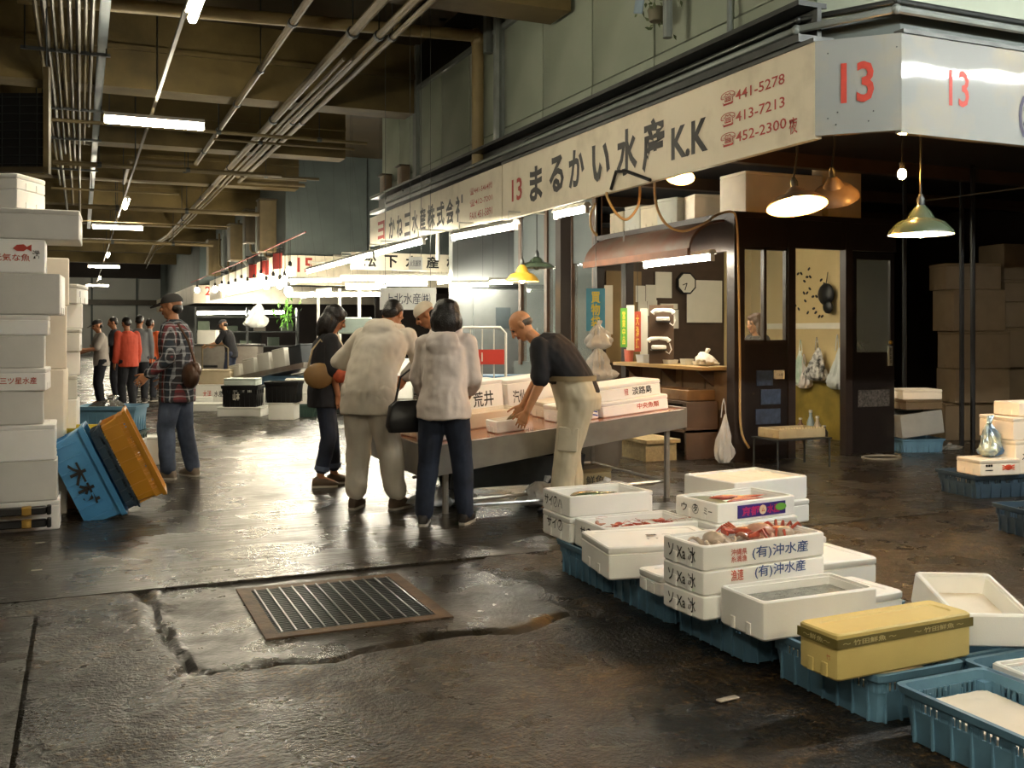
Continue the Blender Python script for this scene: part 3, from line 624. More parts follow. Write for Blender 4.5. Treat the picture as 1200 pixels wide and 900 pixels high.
# ---------------------------------------------------------------- foam boxes and crates
blue_crate = M('crate_blue', '668fa8', .4, var=.25, scale=5, bump=.1, bscale=40)
blue_tub = M('tub_blue', '4f93c4', .35, var=.12, scale=4)
dk_blue = M('crate_slate', '3c4f5e', .45, var=.25, scale=5)
orange_tub = M('tub_orange', 'cf8f24', .4, var=.15, scale=4)
yellow_foam = M('foam_yellow', 'd6c078', .5, var=.06, scale=8, bump=.12, bscale=260)
ice_m = M('ice', 'dfe3e2', .3, var=.15, scale=40, bump=.8, bscale=120, sss=.2)
slush_m = M('slush', '9d9d93', .2, var=.25, scale=30, bump=.7, bscale=90)
BODY = {}
FR = {'F': FRONT, 'L': LEFT, 'R': RIGHT, 'B': frame((-1, 0, 0), (0, 1, 0)), 'T': TOP}
def foam_mesh(L, W, H, open_, wall=.024):
    k = (round(L, 3), round(W, 3), round(H, 3), open_)
    if k in BODY: return BODY[k].copy()
    m = MB(); r = .018
    def lp(l, w_, z, rr=r): return [(x, y, z) for x, y in rrect(l, w_, rr)]
    loops = [lp(L - .012, W - .012, 0), lp(L, W, .008), lp(L, W, H - .02), lp(L - .001, W - .001, H - .006), lp(L - .012, W - .012, H)]
    if open_:
        i = 2 * wall
        loops += [lp(L - i + .012, W - i + .012, H), lp(L - i + .012, W - i + .012, H - .012), lp(L - i, W - i, H - .012), lp(L - i - .01, W - i - .01, .03), lp(L - i - .03, W - i - .03, .022)]
    m.loft(loops)
    for sx_ in (-1, 1):            # grip notches at the lower ends
        for yy in (-.18, .18): m.rbox((sx_ * (L / 2 + .001), yy * W, .03), (.006, .03, .05), .002)
    BODY[k] = m.mesh('foam', 35); return BODY[k].copy()
def lid_mesh(L, W, h=.035):
    k = ('lid', round(L, 3), round(W, 3), h)
    if k in BODY: return BODY[k].copy()
    m = MB()
    m.loft([[(x, y, z) for x, y in rrect(l, w_, .02)] for l, w_, z in ((L - .004, W - .004, 0), (L + .004, W + .004, .006), (L + .004, W + .004, h - .006), (L - .008, W - .008, h), (L - .09, W - .09, h), (L - .1, W - .1, h - .005))])
    BODY[k] = m.mesh('lid', 35); return BODY[k].copy()
def foam_box(label, p, L, W, H, rz=0., lid=False, mat=None, marks=(), group=None, rot=None, name='foam_box', lidrot=0., tape=None):
    """p = centre of the base; L along local x, W along local y"""
    mat = mat or foam
    t = thing(name, label, 'box', p, rz, group, rot); hb = H - (.035 if lid else 0)
    link('body', foam_mesh(L, W, hb, not lid), mat, t)
    if lid: link('lid', lid_mesh(L, W), mat, t, (0, 0, hb), (0, 0, lidrot))
    for face, s, mt, x, z, w_, h in marks:
        loc = {'F': (x, -W / 2 - .003, z), 'B': (-x, W / 2 + .003, z), 'L': (-L / 2 - .003, -x, z), 'R': (L / 2 + .003, x, z), 'T': (x, z, H + .002)}[face]
        if face == 'L': loc = (-L / 2 - .0045, x, z)
        text(s, mt, t, loc, FR[face], w=w_, h=h, bold=.01)
    if tape:
        MB().box((0, -W / 2 - .0025, H * tape[0]), (L + .008, .003, tape[1])).build('tape', tape[2], t); MB().box((-L / 2 - .0025, 0, H * tape[0]), (.003, W + .004, tape[1])).build('tape', tape[2], t)
    return t
def heap(label, p, L, W, z, mat, rz=0., amp=.012, cat='ice', seed=0, res=.012, slope=0., bulge=0.):
    nx_, ny_ = max(6, int(L / res)), max(6, int(W / res)); m = MB()
    for j in range(ny_ + 1):
        for i in range(nx_ + 1):
            x, y = (i / nx_ - .5) * L, (j / ny_ - .5) * W
            q = Vector((x * 18 + seed, y * 18, seed)); e = 1 - max(abs(i / nx_ - .5), abs(j / ny_ - .5)) * 2
            m.v.append((x, y, z + amp * (mnoise.noise(q) + .5 * mnoise.noise(q * 3)) + slope * y + bulge * min(1, e * 3)))
    m.f = [(j * (nx_ + 1) + i, j * (nx_ + 1) + i + 1, (j + 1) * (nx_ + 1) + i + 1, (j + 1) * (nx_ + 1) + i) for j in range(ny_) for i in range(nx_)]
    n0 = len(m.v); m.v += [(sx_ * (L / 2 - .025), sy * (W / 2 - .025), 0.03) for sx_, sy in ((-1, -1), (1, -1), (1, 1), (-1, 1))]
    m.f += [(n0, n0 + 1, nx_, 0), (n0 + 2, n0 + 3, ny_ * (nx_ + 1), ny_ * (nx_ + 1) + nx_), (n0 + 1, n0 + 2, ny_ * (nx_ + 1) + nx_, nx_), (n0 + 3, n0, 0, ny_ * (nx_ + 1))]
    m.mi = [0] * len(m.f)
    return tag(m.build(cat.replace(' ', '_'), mat, None, p, (0, 0, rz), 70), label, cat, None, 'stuff')
CR = {}
def crate_meshes(L, W, H, slots, ribs=True):
    k = (L, W, H, slots, ribs)
    if k in CR: return CR[k]
    def lp(z, inset=0., rr=.03):
        f = .9 + .1 * z / H; return [(x, y, z) for x, y in rrect(L * f - 2 * inset, W * f - 2 * inset, rr)]
    m = MB(); zt = .62 * H if slots else H
    m.loft([lp(0), lp(zt), lp(zt, .008), lp(.012, .008)])
    if slots:
        for a in range(2):
            ln, wd = (L, W) if a == 0 else (W, L); f = .97
            n = int(ln * .84 / .024)
            for i in range(n + 1):
                t_ = -.42 * ln + .84 * ln * i / n; q = .036 if i % 5 == 0 else .009
                for s_ in (-1, 1):
                    c = (t_, s_ * (wd * f / 2 - .005)) if a == 0 else (s_ * (wd * f / 2 - .005), t_)
                    m.box((*c, .72 * H), (q, .008, .22 * H) if a == 0 else (.008, q, .22 * H))
        for sx_ in (-1, 1):
            for sy in (-1, 1): m.box((sx_ * (L * .97 / 2 - .025), sy * (W * .97 / 2 - .025), .72 * H), (.04, .04, .22 * H))
    body = m.mesh('crate_body', 35)
    m = MB(); m.loft([lp(.8 * H), lp(.86 * H), lp(.86 * H, -.012), lp(H, -.014), lp(H, .006), lp(.8 * H, .008)], False, False); m.loft([lp(.8 * H, .008), lp(.8 * H)], False, False)
    rim = m.mesh('crate_rim', 35)
    rb = None
    if ribs:
        m = MB()
        for s_ in (-1, 1):
            for i in range(7): m.box(((i - 3) / 3 * L * .4, s_ * (W * .94 / 2 + .001), .38 * H), (.008, .012, .74 * H))
            for i in range(5): m.box((s_ * (L * .94 / 2 + .001), (i - 2) / 2 * W * .38, .38 * H), (.012, .008, .74 * H))
        rb = m.mesh('crate_ribs', 35)
    CR[k] = (body, rim, rb); return CR[k]
def crate(label, p, L, W, H, rz=0., mat=None, slots=False, rot=None, group=None, marks=(), name='plastic_crate'):
    t = thing(name, label, 'crate', p, rz, group, rot)
    for nm, me in zip(('body', 'rim', 'rib'), crate_meshes(L, W, H, slots)):
        me = me.copy(); o = link(nm, me, mat or blue_crate, t)
        if nm == 'rib': o['kind'] = 'stuff'; o.name = 'ribbing'
    for face, s, mt, x, z, w_, h in marks:
        loc = {'F': (x, -W * .965 / 2 - .008, z), 'L': (-L / 2, x, z), 'B': (-x, W * .965 / 2 + .008, z)}[face]
        text(s, mt, t, loc, FR[face] if face != 'F' else frame((1, 0, 0), (0, -1, -.0)), w=w_, h=h, bold=.03)
    return t
# ---------------------------------------------------------------- sea creatures
def fish(label, p, L, rz, mat, group=None, tilt=0., roll=90):
    t = thing('fish', label, 'fish', p, 0, group, (R_(roll), tilt, rz)); m = MB(); loops = []
    for u, h, w_ in ((0, .02, .015), (.06, .09, .06), (.18, .15, .1), (.35, .18, .11), (.55, .15, .09), (.75, .08, .05), (.9, .035, .02), (.95, .03, .012)):
        loops.append([((u - .5) * L, w_ * L * math.cos(2 * math.pi * k / 12) * .5, h * L * math.sin(2 * math.pi * k / 12) * .5 + .09 * L) for k in range(12)])
    m.loft(loops); m.build('body', mat, t)
    MB().prism([(.42, .0), (.58, .1), (.54, 0), (.58, -.1)], -.004, .004, T=Matrix.Scale(L, 4) @ Matrix(((1, 0, 0, 0), (0, 0, .2, 0), (0, 1, 0, .09), (0, 0, 0, 1)))).build('tail_fin', mat, t)
    MB().prism([(-.2, .07), (.1, .13), (.25, .05), (0, .03)], -.004, .004, T=Matrix.Scale(L, 4) @ Matrix(((1, 0, 0, 0), (0, 0, .2, 0), (0, 1, 0, .09), (0, 0, 0, 1)))).build('dorsal_fin', mat, t)
    for s_ in (-1, 1): MB().ell((-.39 * L, s_ * .04 * L, .11 * L), (.012 * L, .008 * L, .012 * L), n=8, m=5).build('eye', black, t)
    return t
def prawn(label, p, L, rz, mat, group):
    t = thing('prawn', label, 'prawn', p, rz, group); pts, rr = [], []
    for i in range(9):
        a = -.4 + i * .34; pts.append((L * .28 * math.cos(a), L * .28 * math.sin(a), .012 + .004 * math.sin(i))); rr.append(L * (.05, .075, .085, .085, .08, .07, .055, .04, .02)[i])
    MB().tube(pts, rr, 7).build('body', mat, t)
    m = MB()
    for i in range(5): m.tube([pts[i + 1], (pts[i + 1][0] * 1.35, pts[i + 1][1] * 1.35, .002)], .0018, 3)
    for s_ in (-1, 1): m.tube([pts[0], (pts[0][0] + L * .2, pts[0][1] - L * .4 + s_ * .02, .03), (pts[0][0] - L * .1, pts[0][1] - L * .7 + s_ * .04, .02)], .0012, 3)
    m.build('feelers', mat, t)['kind'] = 'stuff'
    return t
def octo(label, p, s, rz, mat, seed, group=None):
    random.seed(seed); t = thing('octopus', label, 'octopus', p, rz, group)
    MB().ell((0, 0, .035 * s), (.05 * s, .07 * s, .04 * s), n=14, m=9).build('head', mat, t)
    for k in range(8):
        a = 2 * math.pi * k / 8; pts = []; L = random.uniform(.14, .2) * s; cu = random.choice((-1, 1)) * random.uniform(.8, 2)
        x, y = .03 * s * math.cos(a), .04 * s * math.sin(a); d = a
        for i in range(9):
            pts.append((x, y, .02 * s + .012 * s * math.sin(i * 1.1 + k))); x += math.cos(d) * L / 8; y += math.sin(d) * L / 8 * .7; d += cu * .18 * (1 + i * .2)
        MB().tube(pts, [.018 * s * (1 - i / 9.5) for i in range(9)], 7).build('arm', mat, t)
    return t
def crab(label, p, s, rz, mat, group=None):
    t = thing('crab', label, 'crab', p, rz, group)
    MB().ell((0, 0, .03 * s), (.075 * s, .055 * s, .028 * s), n=14, m=8).build('shell', mat, t)
    for sx_ in (-1, 1):
        for k in range(4):
            y = (.03 - .022 * k) * s; MB().tube([(sx_ * .06 * s, y, .03 * s), (sx_ * .12 * s, y * 1.8, .06 * s), (sx_ * .17 * s, y * 2.6, .005)], [.009 * s, .008 * s, .003 * s], 6).build('leg', mat, t)
        MB().tube([(sx_ * .055 * s, .04 * s, .03 * s), (sx_ * .1 * s, .09 * s, .04 * s), (sx_ * .06 * s, .13 * s, .03 * s)], [.012 * s, .018 * s, .008 * s], 7).build('claw', mat, t)
    return t
red_sea = M('red_seafood', 'c05038', .3, var=.35, scale=30, coat=.4, bump=.2); pink_sea = M('pink_seafood', 'd09a84', .3, var=.3, scale=25, coat=.4)
white_sea = M('pale_seafood', 'cdb9a4', .28, var=.3, scale=25, coat=.5); green_fish = M('green_fish', '5b6a4e', .25, var=.4, scale=20, coat=.5); brown_fish = M('brown_fish', '8d7a58', .3, var=.4, scale=25, coat=.4)
leaf_m = M('wrap_green', '3f5b40', .35, var=.3)
# ---------------------------------------------------------------- foreground rows of crates
CL, CW, CH = .62, .41, .19
rows = [(2.86, 5.13), (2.86, 4.5), (2.86, 3.85), (2.88, 3.12), (2.89, 2.41)]
names5 = ('farthest', 'second', 'middle', 'fourth', 'nearest')
for i, (x, y) in enumerate(rows):
    crate('blue plastic crate in the row along the aisle, %s of the five' % names5[i], (x, y, 0), CL, CW, CH, R_(90), slots=True, group='blue crates along the aisle')
for i, (x, y, lb) in enumerate(((3.32, 2.5, 'blue crate holding the ice tray at the right edge'), (3.33, 3.17, 'blue crate under the tilted open foam box'), (3.32, 3.85, 'blue crate hidden behind the box lettered in blue'),
                                (3.33, 4.52, 'blue crate below the lid-covered box in the second row'), (3.56, 5.2, 'blue crate under the box with the purple label'), (4.06, 5.28, 'blue crate farthest right under the tall lidded boxes'))):
    crate(lb, (x, y, 0), CL, CW, CH, R_(90 if i < 4 else 90), slots=True)
G = 'foam boxes on the foreground crates'; MK = M('marker', '22201c', .6)
zt = CH + .002
A = foam_box('lower foam box with handwritten end at the far end of the row', (2.93, 5.46, zt), .56, .38, .15, 0, True, marks=[('L', 'サイ㋨', MK, .0, .09, .22, .07)], group=G)
B = foam_box('open foam box with green-brown fish on top at the far end of the row', (2.93, 5.46, zt + .152), .56, .38, .125, 0, marks=[('L', 'サイ㋨ハ', MK, .02, .07, .24, .07)], group=G)
C_ = foam_box('open foam box of reddish prawns in front of the fish box', (2.98, 5.06, zt), .62, .38, .16, 0, marks=[('L', 'サ㋨ 5', MK, .0, .1, .2, .06)], group=G)
D_ = foam_box('lidded foam box with stamped top, turned a little askew', (2.80, 4.58, zt), .66, .44, .165, R_(-9), True, marks=[('T', '■ ～', MK, .05, .02, .16, .03), ('T', '・・・・', MK, .02, -.07, .16, .02)], group=G)
E2 = foam_box('small foam tray beneath the overhang beside the handwritten stack', (2.71, 4.14, zt), .40, .2, .1, 0, True, group=G)
F0 = None
for k, lb in enumerate(('bottom foam box of the handwritten stack of three', 'middle foam box of the handwritten stack of three')):
    foam_box(lb, (2.815, 3.80, zt + k * .107), .71, .30, .105, R_(4), False, marks=[('L', 'ソ Xa 冰', MK, 0, .055, .2, .065)] + ([('F', '(有)沖水産', blue_ink, .08, .075, .3, .06), ('F', '漁連', red_ink, -.17, .075, .07, .05)] if k else []), group=G)
F3 = foam_box('top foam box of octopus and red crab, lettered in blue', (2.815, 3.80, zt + .214), .71, .30, .11, R_(4), marks=[('L', 'ソ Xa 冰', MK, 0, .06, .2, .07), ('F', '(有)沖水産', blue_ink, .08, .055, .33, .06), ('F', '沖縄県\n糸満漁', red_ink, -.16, .055, .09, .06)], group=G)
H5 = foam_box('open white foam box of grey slush before the handwritten stack', (2.83, 3.44, zt), .60, .30, .16, 0, group=G)
Y6 = foam_box('yellow foam box with a brown printed band round its lid', (2.82, 2.92, zt), .68, .2, .17, R_(2), True, yellow_foam, group=G)
band = M('olive_band', '6f6432', .5, var=.1); bt = M('band_text', 'cfc08a', .5)
for face, ln in (('F', .684), ('L', .204)):
    n = FR[face]
    if face == 'F': MB().box((0, -.1035, .135), (.688, .004, .034)).build('printed_band', band, Y6)
    else: MB().box((-.3435, 0, .135), (.004, .206, .034)).build('printed_band', band, Y6)
for x in (-.19, .16): text('〜 竹田鮮魚 〜', bt, Y6, (x, -.1065, .135), FRONT, w=.26, h=.02, bold=.01)
text('〜鮮魚〜', bt, Y6, (-.3465, 0, .135), LEFT, w=.14, h=.02, bold=.01); text('竹', red_ink, Y6, (-.3445, -.06, .08), LEFT, h=.02)
T7 = foam_box('open foam box tilted towards us at the right edge', (3.36, 3.03, zt + .05), .33, .36, .14, 0, rot=(R_(14), R_(2), R_(-20)), group=G)
heap('white sediment of ice in the tilted foam box', (3.36, 3.03, zt + .055), .27, .3, .05, foam_w, R_(-20), .006, 'ice', 3).rotation_euler = (R_(14), R_(2), R_(-20))
foam_box('flat foam box half hidden behind the yellow box', (3.16, 3.52, zt), .4, .3, .1, R_(5), True, group=G)
foam_box('shallow foam tray of ice in the right-hand crate', (3.33, 2.5, .1), .33, .5, .09, R_(-4), group=G); heap('crushed ice in the tray at the right edge', (3.33, 2.5, .1), .27, .44, .07, ice_m, R_(-4), .008, seed=8)
heap('slab of white ice filling the nearest blue crate', (2.89, 2.41, .0), .33, .53, .125, foam_w, 0, .005, 'ice', 1, slope=.02)
heap('loose ice in the crate under the yellow box', (2.88, 3.12, .0), .33, .53, .13, foam_w, 0, .006, 'ice', 4)
foam_box('foam box under the box with the purple label', (3.62, 4.98, zt), .64, .4, .15, R_(6), True, group=G)
L10 = foam_box('open foam box of red fish with a purple printed label', (3.63, 4.99, zt + .152), .62, .38, .115, R_(7), marks=[('L', '㋟', MK, 0, .06, .06, .06), ('L', 'ウ', MK, .1, .06, .05, .05), ('L', 'ミー', MK, -.11, .06, .07, .04)], group=G)
MB().box((.03, -.1925, .055), (.38, .004, .075)).build('printed_label', M('purple_label', '3c2f7d', .4, var=.05), L10)
text('京都', M('magenta', 'c2306e', .4), L10, (-.06, -.196, .055), FRONT, w=.14, h=.055, bold=.03); text('水産', M('magenta', 'c2306e', .4), L10, (.12, -.196, .055), FRONT, w=.1, h=.055, bold=.03)
MB().prism(ring(.028, 16), 0, .002, T=Matrix.Translation((.035, -.195, .055)) @ FRONT.to_4x4()).build('emblem', M('emblem_cream', 'e6d3b0', .4), L10); text('ム', red_ink, L10, (.035, -.199, .055), FRONT, h=.025, bold=.02)
MB().prism(ring(.045, 16, .022), 0, .002, T=Matrix.Translation((.18, -.195, .06)) @ FRONT.to_4x4()).build('leaf_emblem', M('leaf_green', '6fb04a', .4), L10)
foam_box('lower lidded foam box at the far right of the crates', (4.06, 5.46, zt), .66, .5, .15, R_(8), True, group=G)
foam_box('upper foam box of pale fillets at the far right of the crates', (4.06, 5.47, zt + .152), .66, .48, .15, R_(8), group=G); heap('pale crushed ice in the far right box', (4.06, 5.47, zt + .155), .58, .40, .135, foam_w, R_(8), .008, seed=12)
foam_box('flat lidded box between the purple-label box and the stamped lid', (3.42, 4.48, zt), .6, .4, .14, R_(3), True, group=G)
foam_box('plain foam box behind the octopus box', (3.4, 4.03, zt), .5, .38, .13, 0, True, group=G)
foam_box('white box with a cloudy plastic cover behind the row', (3.78, 6.75, 0), .5, .34, .22, R_(10), True); 
# contents
heap('slushy grey water in the open white box', (2.83, 3.44, zt), .54, .24, .115, slush_m, 0, .004, 'slush', 6)
for nm, o, z, s_ in (('ice under the green-brown fish', B, .06, 1), ('ice under the prawns', C_, .09, 2), ('ice under the octopus', F3, .055, 5), ('ice under the red fish', L10, .06, 7)):
    d = o.children[0].dimensions; q = o.location
    heap(nm, q, (.49, .55, .64, .55)[(1, 2, 5, 7).index(s_)], (.31, .31, .23, .31)[(1, 2, 5, 7).index(s_)], z, ice_m, o.rotation_euler.z, .005, 'ice', s_)
p = B.location
for i, (dx, dy, L_, a, mt, lb) in enumerate(((-.12, -.05, .3, .3, brown_fish, 'brown fish lying left in the far foam box'), (.02, .03, .34, .15, green_fish, 'green fish lying across the far foam box'), (.12, -.06, .3, -.2, green_fish, 'green fish lying right in the far foam box'), (-.05, .1, .26, .5, brown_fish, 'small brown fish at the back of the far box'))):
    fish(lb, (p.x + dx, p.y + dy + .03, p.z + .085), L_, a, mt, 'fish in the far foam box', roll=80)
p = C_.location; random.seed(11)
for i in range(16):
    g0 = i % 2; dx = (-.12 if g0 else .15) + random.gauss(0, .05); dy = random.gauss(-.02, .05)
    prawn('reddish prawn in the %s pile of the prawn box' % ('left' if g0 else 'right'), (p.x + dx, p.y + dy, p.z + .095 + .012 * (i // 4)), .13, random.uniform(0, 6), (red_sea, pink_sea)[i % 3 == 0], 'prawns in the left pile' if g0 else 'prawns in the right pile')
p = F3.location
octo('pale octopus curled at the left of the blue-lettered box', (p.x - .16, p.y + .01, p.z + .065), .85, .3, white_sea, 2); octo('reddish octopus curled in the middle of the blue-lettered box', (p.x + .1, p.y + .02, p.z + .072), 1.0, 1.1, pink_sea, 4)
crab('red crab at the right of the blue-lettered box', (p.x + .22, p.y + .03, p.z + .07), .9, .6, red_sea); crab('red crab in the middle of the blue-lettered box', (p.x + .04, p.y + .05, p.z + .08), .8, 2.2, red_sea)
octo('speckled octopus at the right end of the blue-lettered box', (p.x + .2, p.y - .04, p.z + .075), .8, 2.2, white_sea, 9)
p = L10.location
for i, (dx, dy, a) in enumerate(((.05, -.04, .1), (.12, .03, .25), (.02, .07, -.1))):
    fish('red fish in the purple-label box, %s' % ('front', 'right', 'back')[i], (p.x + dx, p.y + dy + .03, p.z + .085), .3, a, red_sea, 'red fish in the purple-label box', roll=80)
tag(MB().box((0, 0, 0), (.2, .26, .004)).build('green_wrap', leaf_m, None, (p.x - .17, p.y, p.z + .085), (.1, .06, .1)), 'sheet of dark green wrapping in the purple-label box', 'wrap')
q = PZ(853, 820); tag(MB().rbox((0, 0, .004), (.1, .03, .006), .004).build('paper_scrap', M('scrap', 'b9ab98', .6), None, (q.x, q.y, 0), (0, 0, .1)), 'small pale scrap of paper on the wet floor', 'scrap')
# ---------------------------------------------------------------- sloping steel display table
TX0, TX1, TYA, TYB = 2.46, 4.82, 7.36, 8.9
def tz(x): return .525 + .0942 * (x - 2.21)
TA = math.atan(.0942)
def PT(px, py):
    r = ray(px, py); k = (.525 - .0942 * 2.21 - EYE) / (r.z - .0942 * r.x); return CAM + r * k
orange_top = M('orange_wet_sheet', 'b8602c', .12, var=.35, scale=5, bump=.12, bscale=12, coat=.6)
galv = M('galvanised', 'a59f95', .3, .5, var=.2, scale=6, bump=.06, bscale=20)
t = thing('display_table', 'long sloping steel fish table with wet orange-brown top', 'table', (TX0, TYA, 0))
D = TYB - TYA; LX = TX1 - TX0
def slab(x0, x1, y0, y1, dz0, dz1, nm, mat, dzl=None):
    a, b = tz(TX0 + x0), tz(TX0 + x1); m = MB()
    m.loft([[(x0, y0, a + (dzl if dzl is not None else dz0)), (x0, y1, a + (dzl if dzl is not None else dz0)), (x0, y1, a + dz1), (x0, y0, a + dz1)], [(x1, y0, b + dz0), (x1, y1, b + dz0), (x1, y1, b + dz1), (x1, y0, b + dz1)]]); return m.build(nm, mat, t)
slab(0, LX, .02, D - .02, -.02, 0, 'table_top', orange_top)
slab(0, LX, -.01, .02, -.16, .0, 'front_skirt', galv, -.24); slab(0, LX, D - .02, D + .01, -.12, .02, 'back_skirt', galv)
slab(-.02, 0, -.01, D + .01, -.24, .012, 'end_skirt', galv); slab(LX, LX + .02, -.01, D + .01, -.16, .012, 'end_skirt', galv)
for x, y in ((.2, .12), (LX - .14, .06), (LX - .14, D - .1), (.2, D - .1)):
    MB().tube([(x, y, 0), (x, y, tz(TX0 + x) - .02)], .026, 8).build('leg', galv, t)
for y in (.1, D - .1): MB().tube([(.35, y, .1), (LX - .14, y, .14)], .015, 6).build('stretcher', galv, t)
MB().tube([(LX - .14, .06, .14), (LX - .14, D - .1, .14)], .014, 6).build('stretcher', galv, t)
G = 'foam boxes on the display table'
def tb(label, x, y, L, W, H, dz=0., rz=0., lid=True, mat=foam, marks=()):
    return foam_box(label, (x, y, tz(x) + .002 + dz), L, W, H, 0, lid, mat, marks, G, rot=(0, -TA, R_(rz)))
tb('lower of the two foam boxes stacked at the right end of the table', 4.43, 7.72, .66, .42, .13, marks=[('F', '中央魚類', red_ink, .12, .06, .22, .05), ('L', '㋩', MK, 0, .06, .05, .05)])
tb('upper of the two foam boxes stacked at the right end of the table, lettered 淡路島', 4.38, 7.75, .64, .42, .135, .134, 2, marks=[('F', '淡路島', ink, .12, .06, .2, .07), ('F', '特産', red_ink, -.04, .06, .04, .06), ('L', 'やま', MK, 0, .06, .1, .05)])
tb('foam box with a row of blue scribbles beside the bald man', 3.9, 7.72, .36, .36, .14, marks=[('F', 'XXXミ', M('vivid_blue', '2b4fae', .5), .05, .06, .24, .08)])
o_small = tb('small open foam box the bald man is picking from', 3.24, 7.62, .26, .24, .1, lid=False)
tb('lower small foam box at the left of the table', 2.7, 7.68, .36, .26, .1); tb('upper small foam box at the left of the table', 2.69, 7.68, .36, .26, .1, .102)
tb('open wide foam box in the middle of the table', 3.3, 8.14, .5, .36, .13, lid=False, mat=foam_w); tb('open foam box with flaps behind the white-jacket woman', 2.75, 8.16, .42, .4, .12, rz=6, lid=False, mat=foam_w)
tb('warm-lit foam box right of the bald man', 4.3, 8.16, .42, .36, .2, mat=foam_w); tb('low foam box between the scribbled box and the stacked pair', 3.92, 8.12, .28, .34, .14, mat=foam_w)
tb('big white foam box with writing behind the bald man, left', 3.32, 8.6, .5, .4, .36, marks=[('F', '荒井', MK, .05, .2, .2, .14)]); tb('big white foam box with writing behind the bald man, right', 3.86, 8.6, .5, .4, .34, marks=[('F', '汽仙沼', MK, -.1, .18, .2, .12)])
heap('ice in the open wide table box', (3.3, 8.14, tz(3.3)), .44, .3, .1, foam_w, 0, .006, 'ice', 21).rotation_euler = (0, -TA, 0)
fish('brown speckled fish lifted out of the small open box', (3.28, 7.62, tz(3.28) + .12), .26, .5, brown_fish, tilt=-.6)
# under the table
t = thing('metal_trough', 'grey metal trough under the display table', 'trough', (3.35, 7.75, .16))
m = MB(); m.loft([[(x, y, z) for x, y in ((-.6, -s_), (.6, -s_), (.6, s_), (-.6, s_))] for s_, z in ((.12, 0), (.2, .24), (.19, .24), (.11, .02))]); m.build('body', dk_steel, t)
for x in (-.5, .5): MB().box((x, 0, -.08), (.05, .3, .16)).build('foot', dk_steel, t)
foam_box('printed carton under the right part of the table', (4.15, 7.9, 0), .34, .3, .24, 0, True, M('carton', '8f7d5a', .7, var=.1), [('F', '鮮魚', ink, 0, .14, .18, .08)], name='carton')
def bag(label, p, s, mat, seed, rz=0., hang=False, name='plastic_bag', cat='bag'):
    random.seed(seed); t = thing(name, label, cat, p, rz); m = MB(); n, k = 28, 12; lp = []
    for j in range(k):
        u = j / (k - 1); w_ = min(1, .62 + 2.6 * u) * (1 - u ** 2.2 * .86) * (1 if not hang else (1.05 - .45 * u))
        if j == 0: w_ = .5
        ox, oy = s[0] * .3 * u * math.sin(seed * 1.7 + u * 2), s[1] * .25 * u * math.cos(seed + u * 3)
        def fo(i, j): return 1 + .5 * mnoise.noise(Vector((math.cos(6.2832 * i / n) * 2.6, math.sin(6.2832 * i / n) * 2.6, j * .33 + seed * 3.1))) + .14 * math.sin(i * 2.7 + seed)
        lp.append([(ox + s[0] * w_ * math.cos(2 * math.pi * i / n) * fo(i, j), oy + s[1] * w_ * math.sin(2 * math.pi * i / n) * fo(i, j), s[2] * (u + .05 * mnoise.noise(Vector((i * .8, j * 1.1, seed))) * (0 < j < k - 1))) for i in range(n)])
    m.loft(lp); m.build('sack', mat, t, smooth=60)
    if hang:
        for q in (-1, 1): MB().tube([(q * s[0] * .3, 0, s[2] * .93), (q * s[0] * .15, 0, s[2] * 1.2), (0, 0, s[2] * 1.32)], .006, 5).build('handle', mat, t)
    else: MB().tube([(0, 0, s[2] * .96), (.02, .01, s[2] * 1.12), (.05, 0, s[2] * 1.18)], [.02, .03, .01], 6).build('knot', mat, t)
    return t
poly = M('clear_poly', 'd5d7d6', .18, var=.1, bump=.6, bscale=18, coat=.5, alpha=.75)
bag('flattened white plastic bag under the table near the woman’s feet', (2.75, 7.85, 0), (.28, .2, .16), poly, 1); bag('crumpled clear plastic bag under the table behind the bald man', (3.55, 7.5, 0), (.22, .18, .2), poly, 2)
bag('white plastic bag lying over the box behind the crates', (3.7, 6.75, .222), (.22, .14, .07), poly, 4)
tag(MB().tube([PZ(548, 592, .1), PZ(645, 586, .1)], .012, 6).bbox(2.6, 2.62, 7.0, 7.02, 0, .01).build('floor_rail', steel), 'thin steel rail lying low before the table', 'rail')
# ---------------------------------------------------------------- office booth
BX, BY, BX2, BY2, BZ = 6.7, 9.2, 9.25, 12.35, 2.72
wb = struct(MB().bbox(BX, BX + .06, BY + .06, 11.55, 0, 1.0).build('wall_booth_counter', brown))
for k in range(5): MB().bbox(BX - .012, BX, BY + .12 + k * .48, BY + .56 + k * .48, .55, .98).build('panel', M('wood_panel', '7d6345', .5, var=.25, scale=3), wb)
we = struct(MB().bbox(BX, BX2, BY2, BY2 + .08, 0, BZ).build('wall_booth_end', M('booth_brown', '4a392c', .6, var=.2)))
wc = struct(MB().bbox(BX2, BX2 + .08, 10.3, BY2 + .08, 0, BZ).build('wall_booth_side', cream))
struct(MB().bbox(BX - .06, BX2 + .1, BY - .06, BY2 + .1, BZ, BZ + .06).build('ceiling_booth', dkwood))
wd = struct(MB().bbox(BX - .02, 9.0, BY - .04, BY + .04, 2.4, BZ).bbox(BX - .04, BX + .04, BY, BY2, 2.35, BZ).build('wall_booth_header', dkwood))
for i, (x, y, w_) in enumerate(((BX, BY, .14), (7.44, BY, .1), (8.27, BY, .1), (BX, 11.6, .12), (BX, 12.4, .12))):
    struct(MB().bbox(x - w_ / 2, x + w_ / 2, y - w_ / 2, y + w_ / 2, 0, BZ).build('trim_%d' % (i + 2), dkwood))
fw = struct(MB().bbox(BX + .05, 7.4, BY - .03, BY + .03, 0, 1.31).build('wall_booth_front', M('door_black', '1d1714', .4, var=.3)))
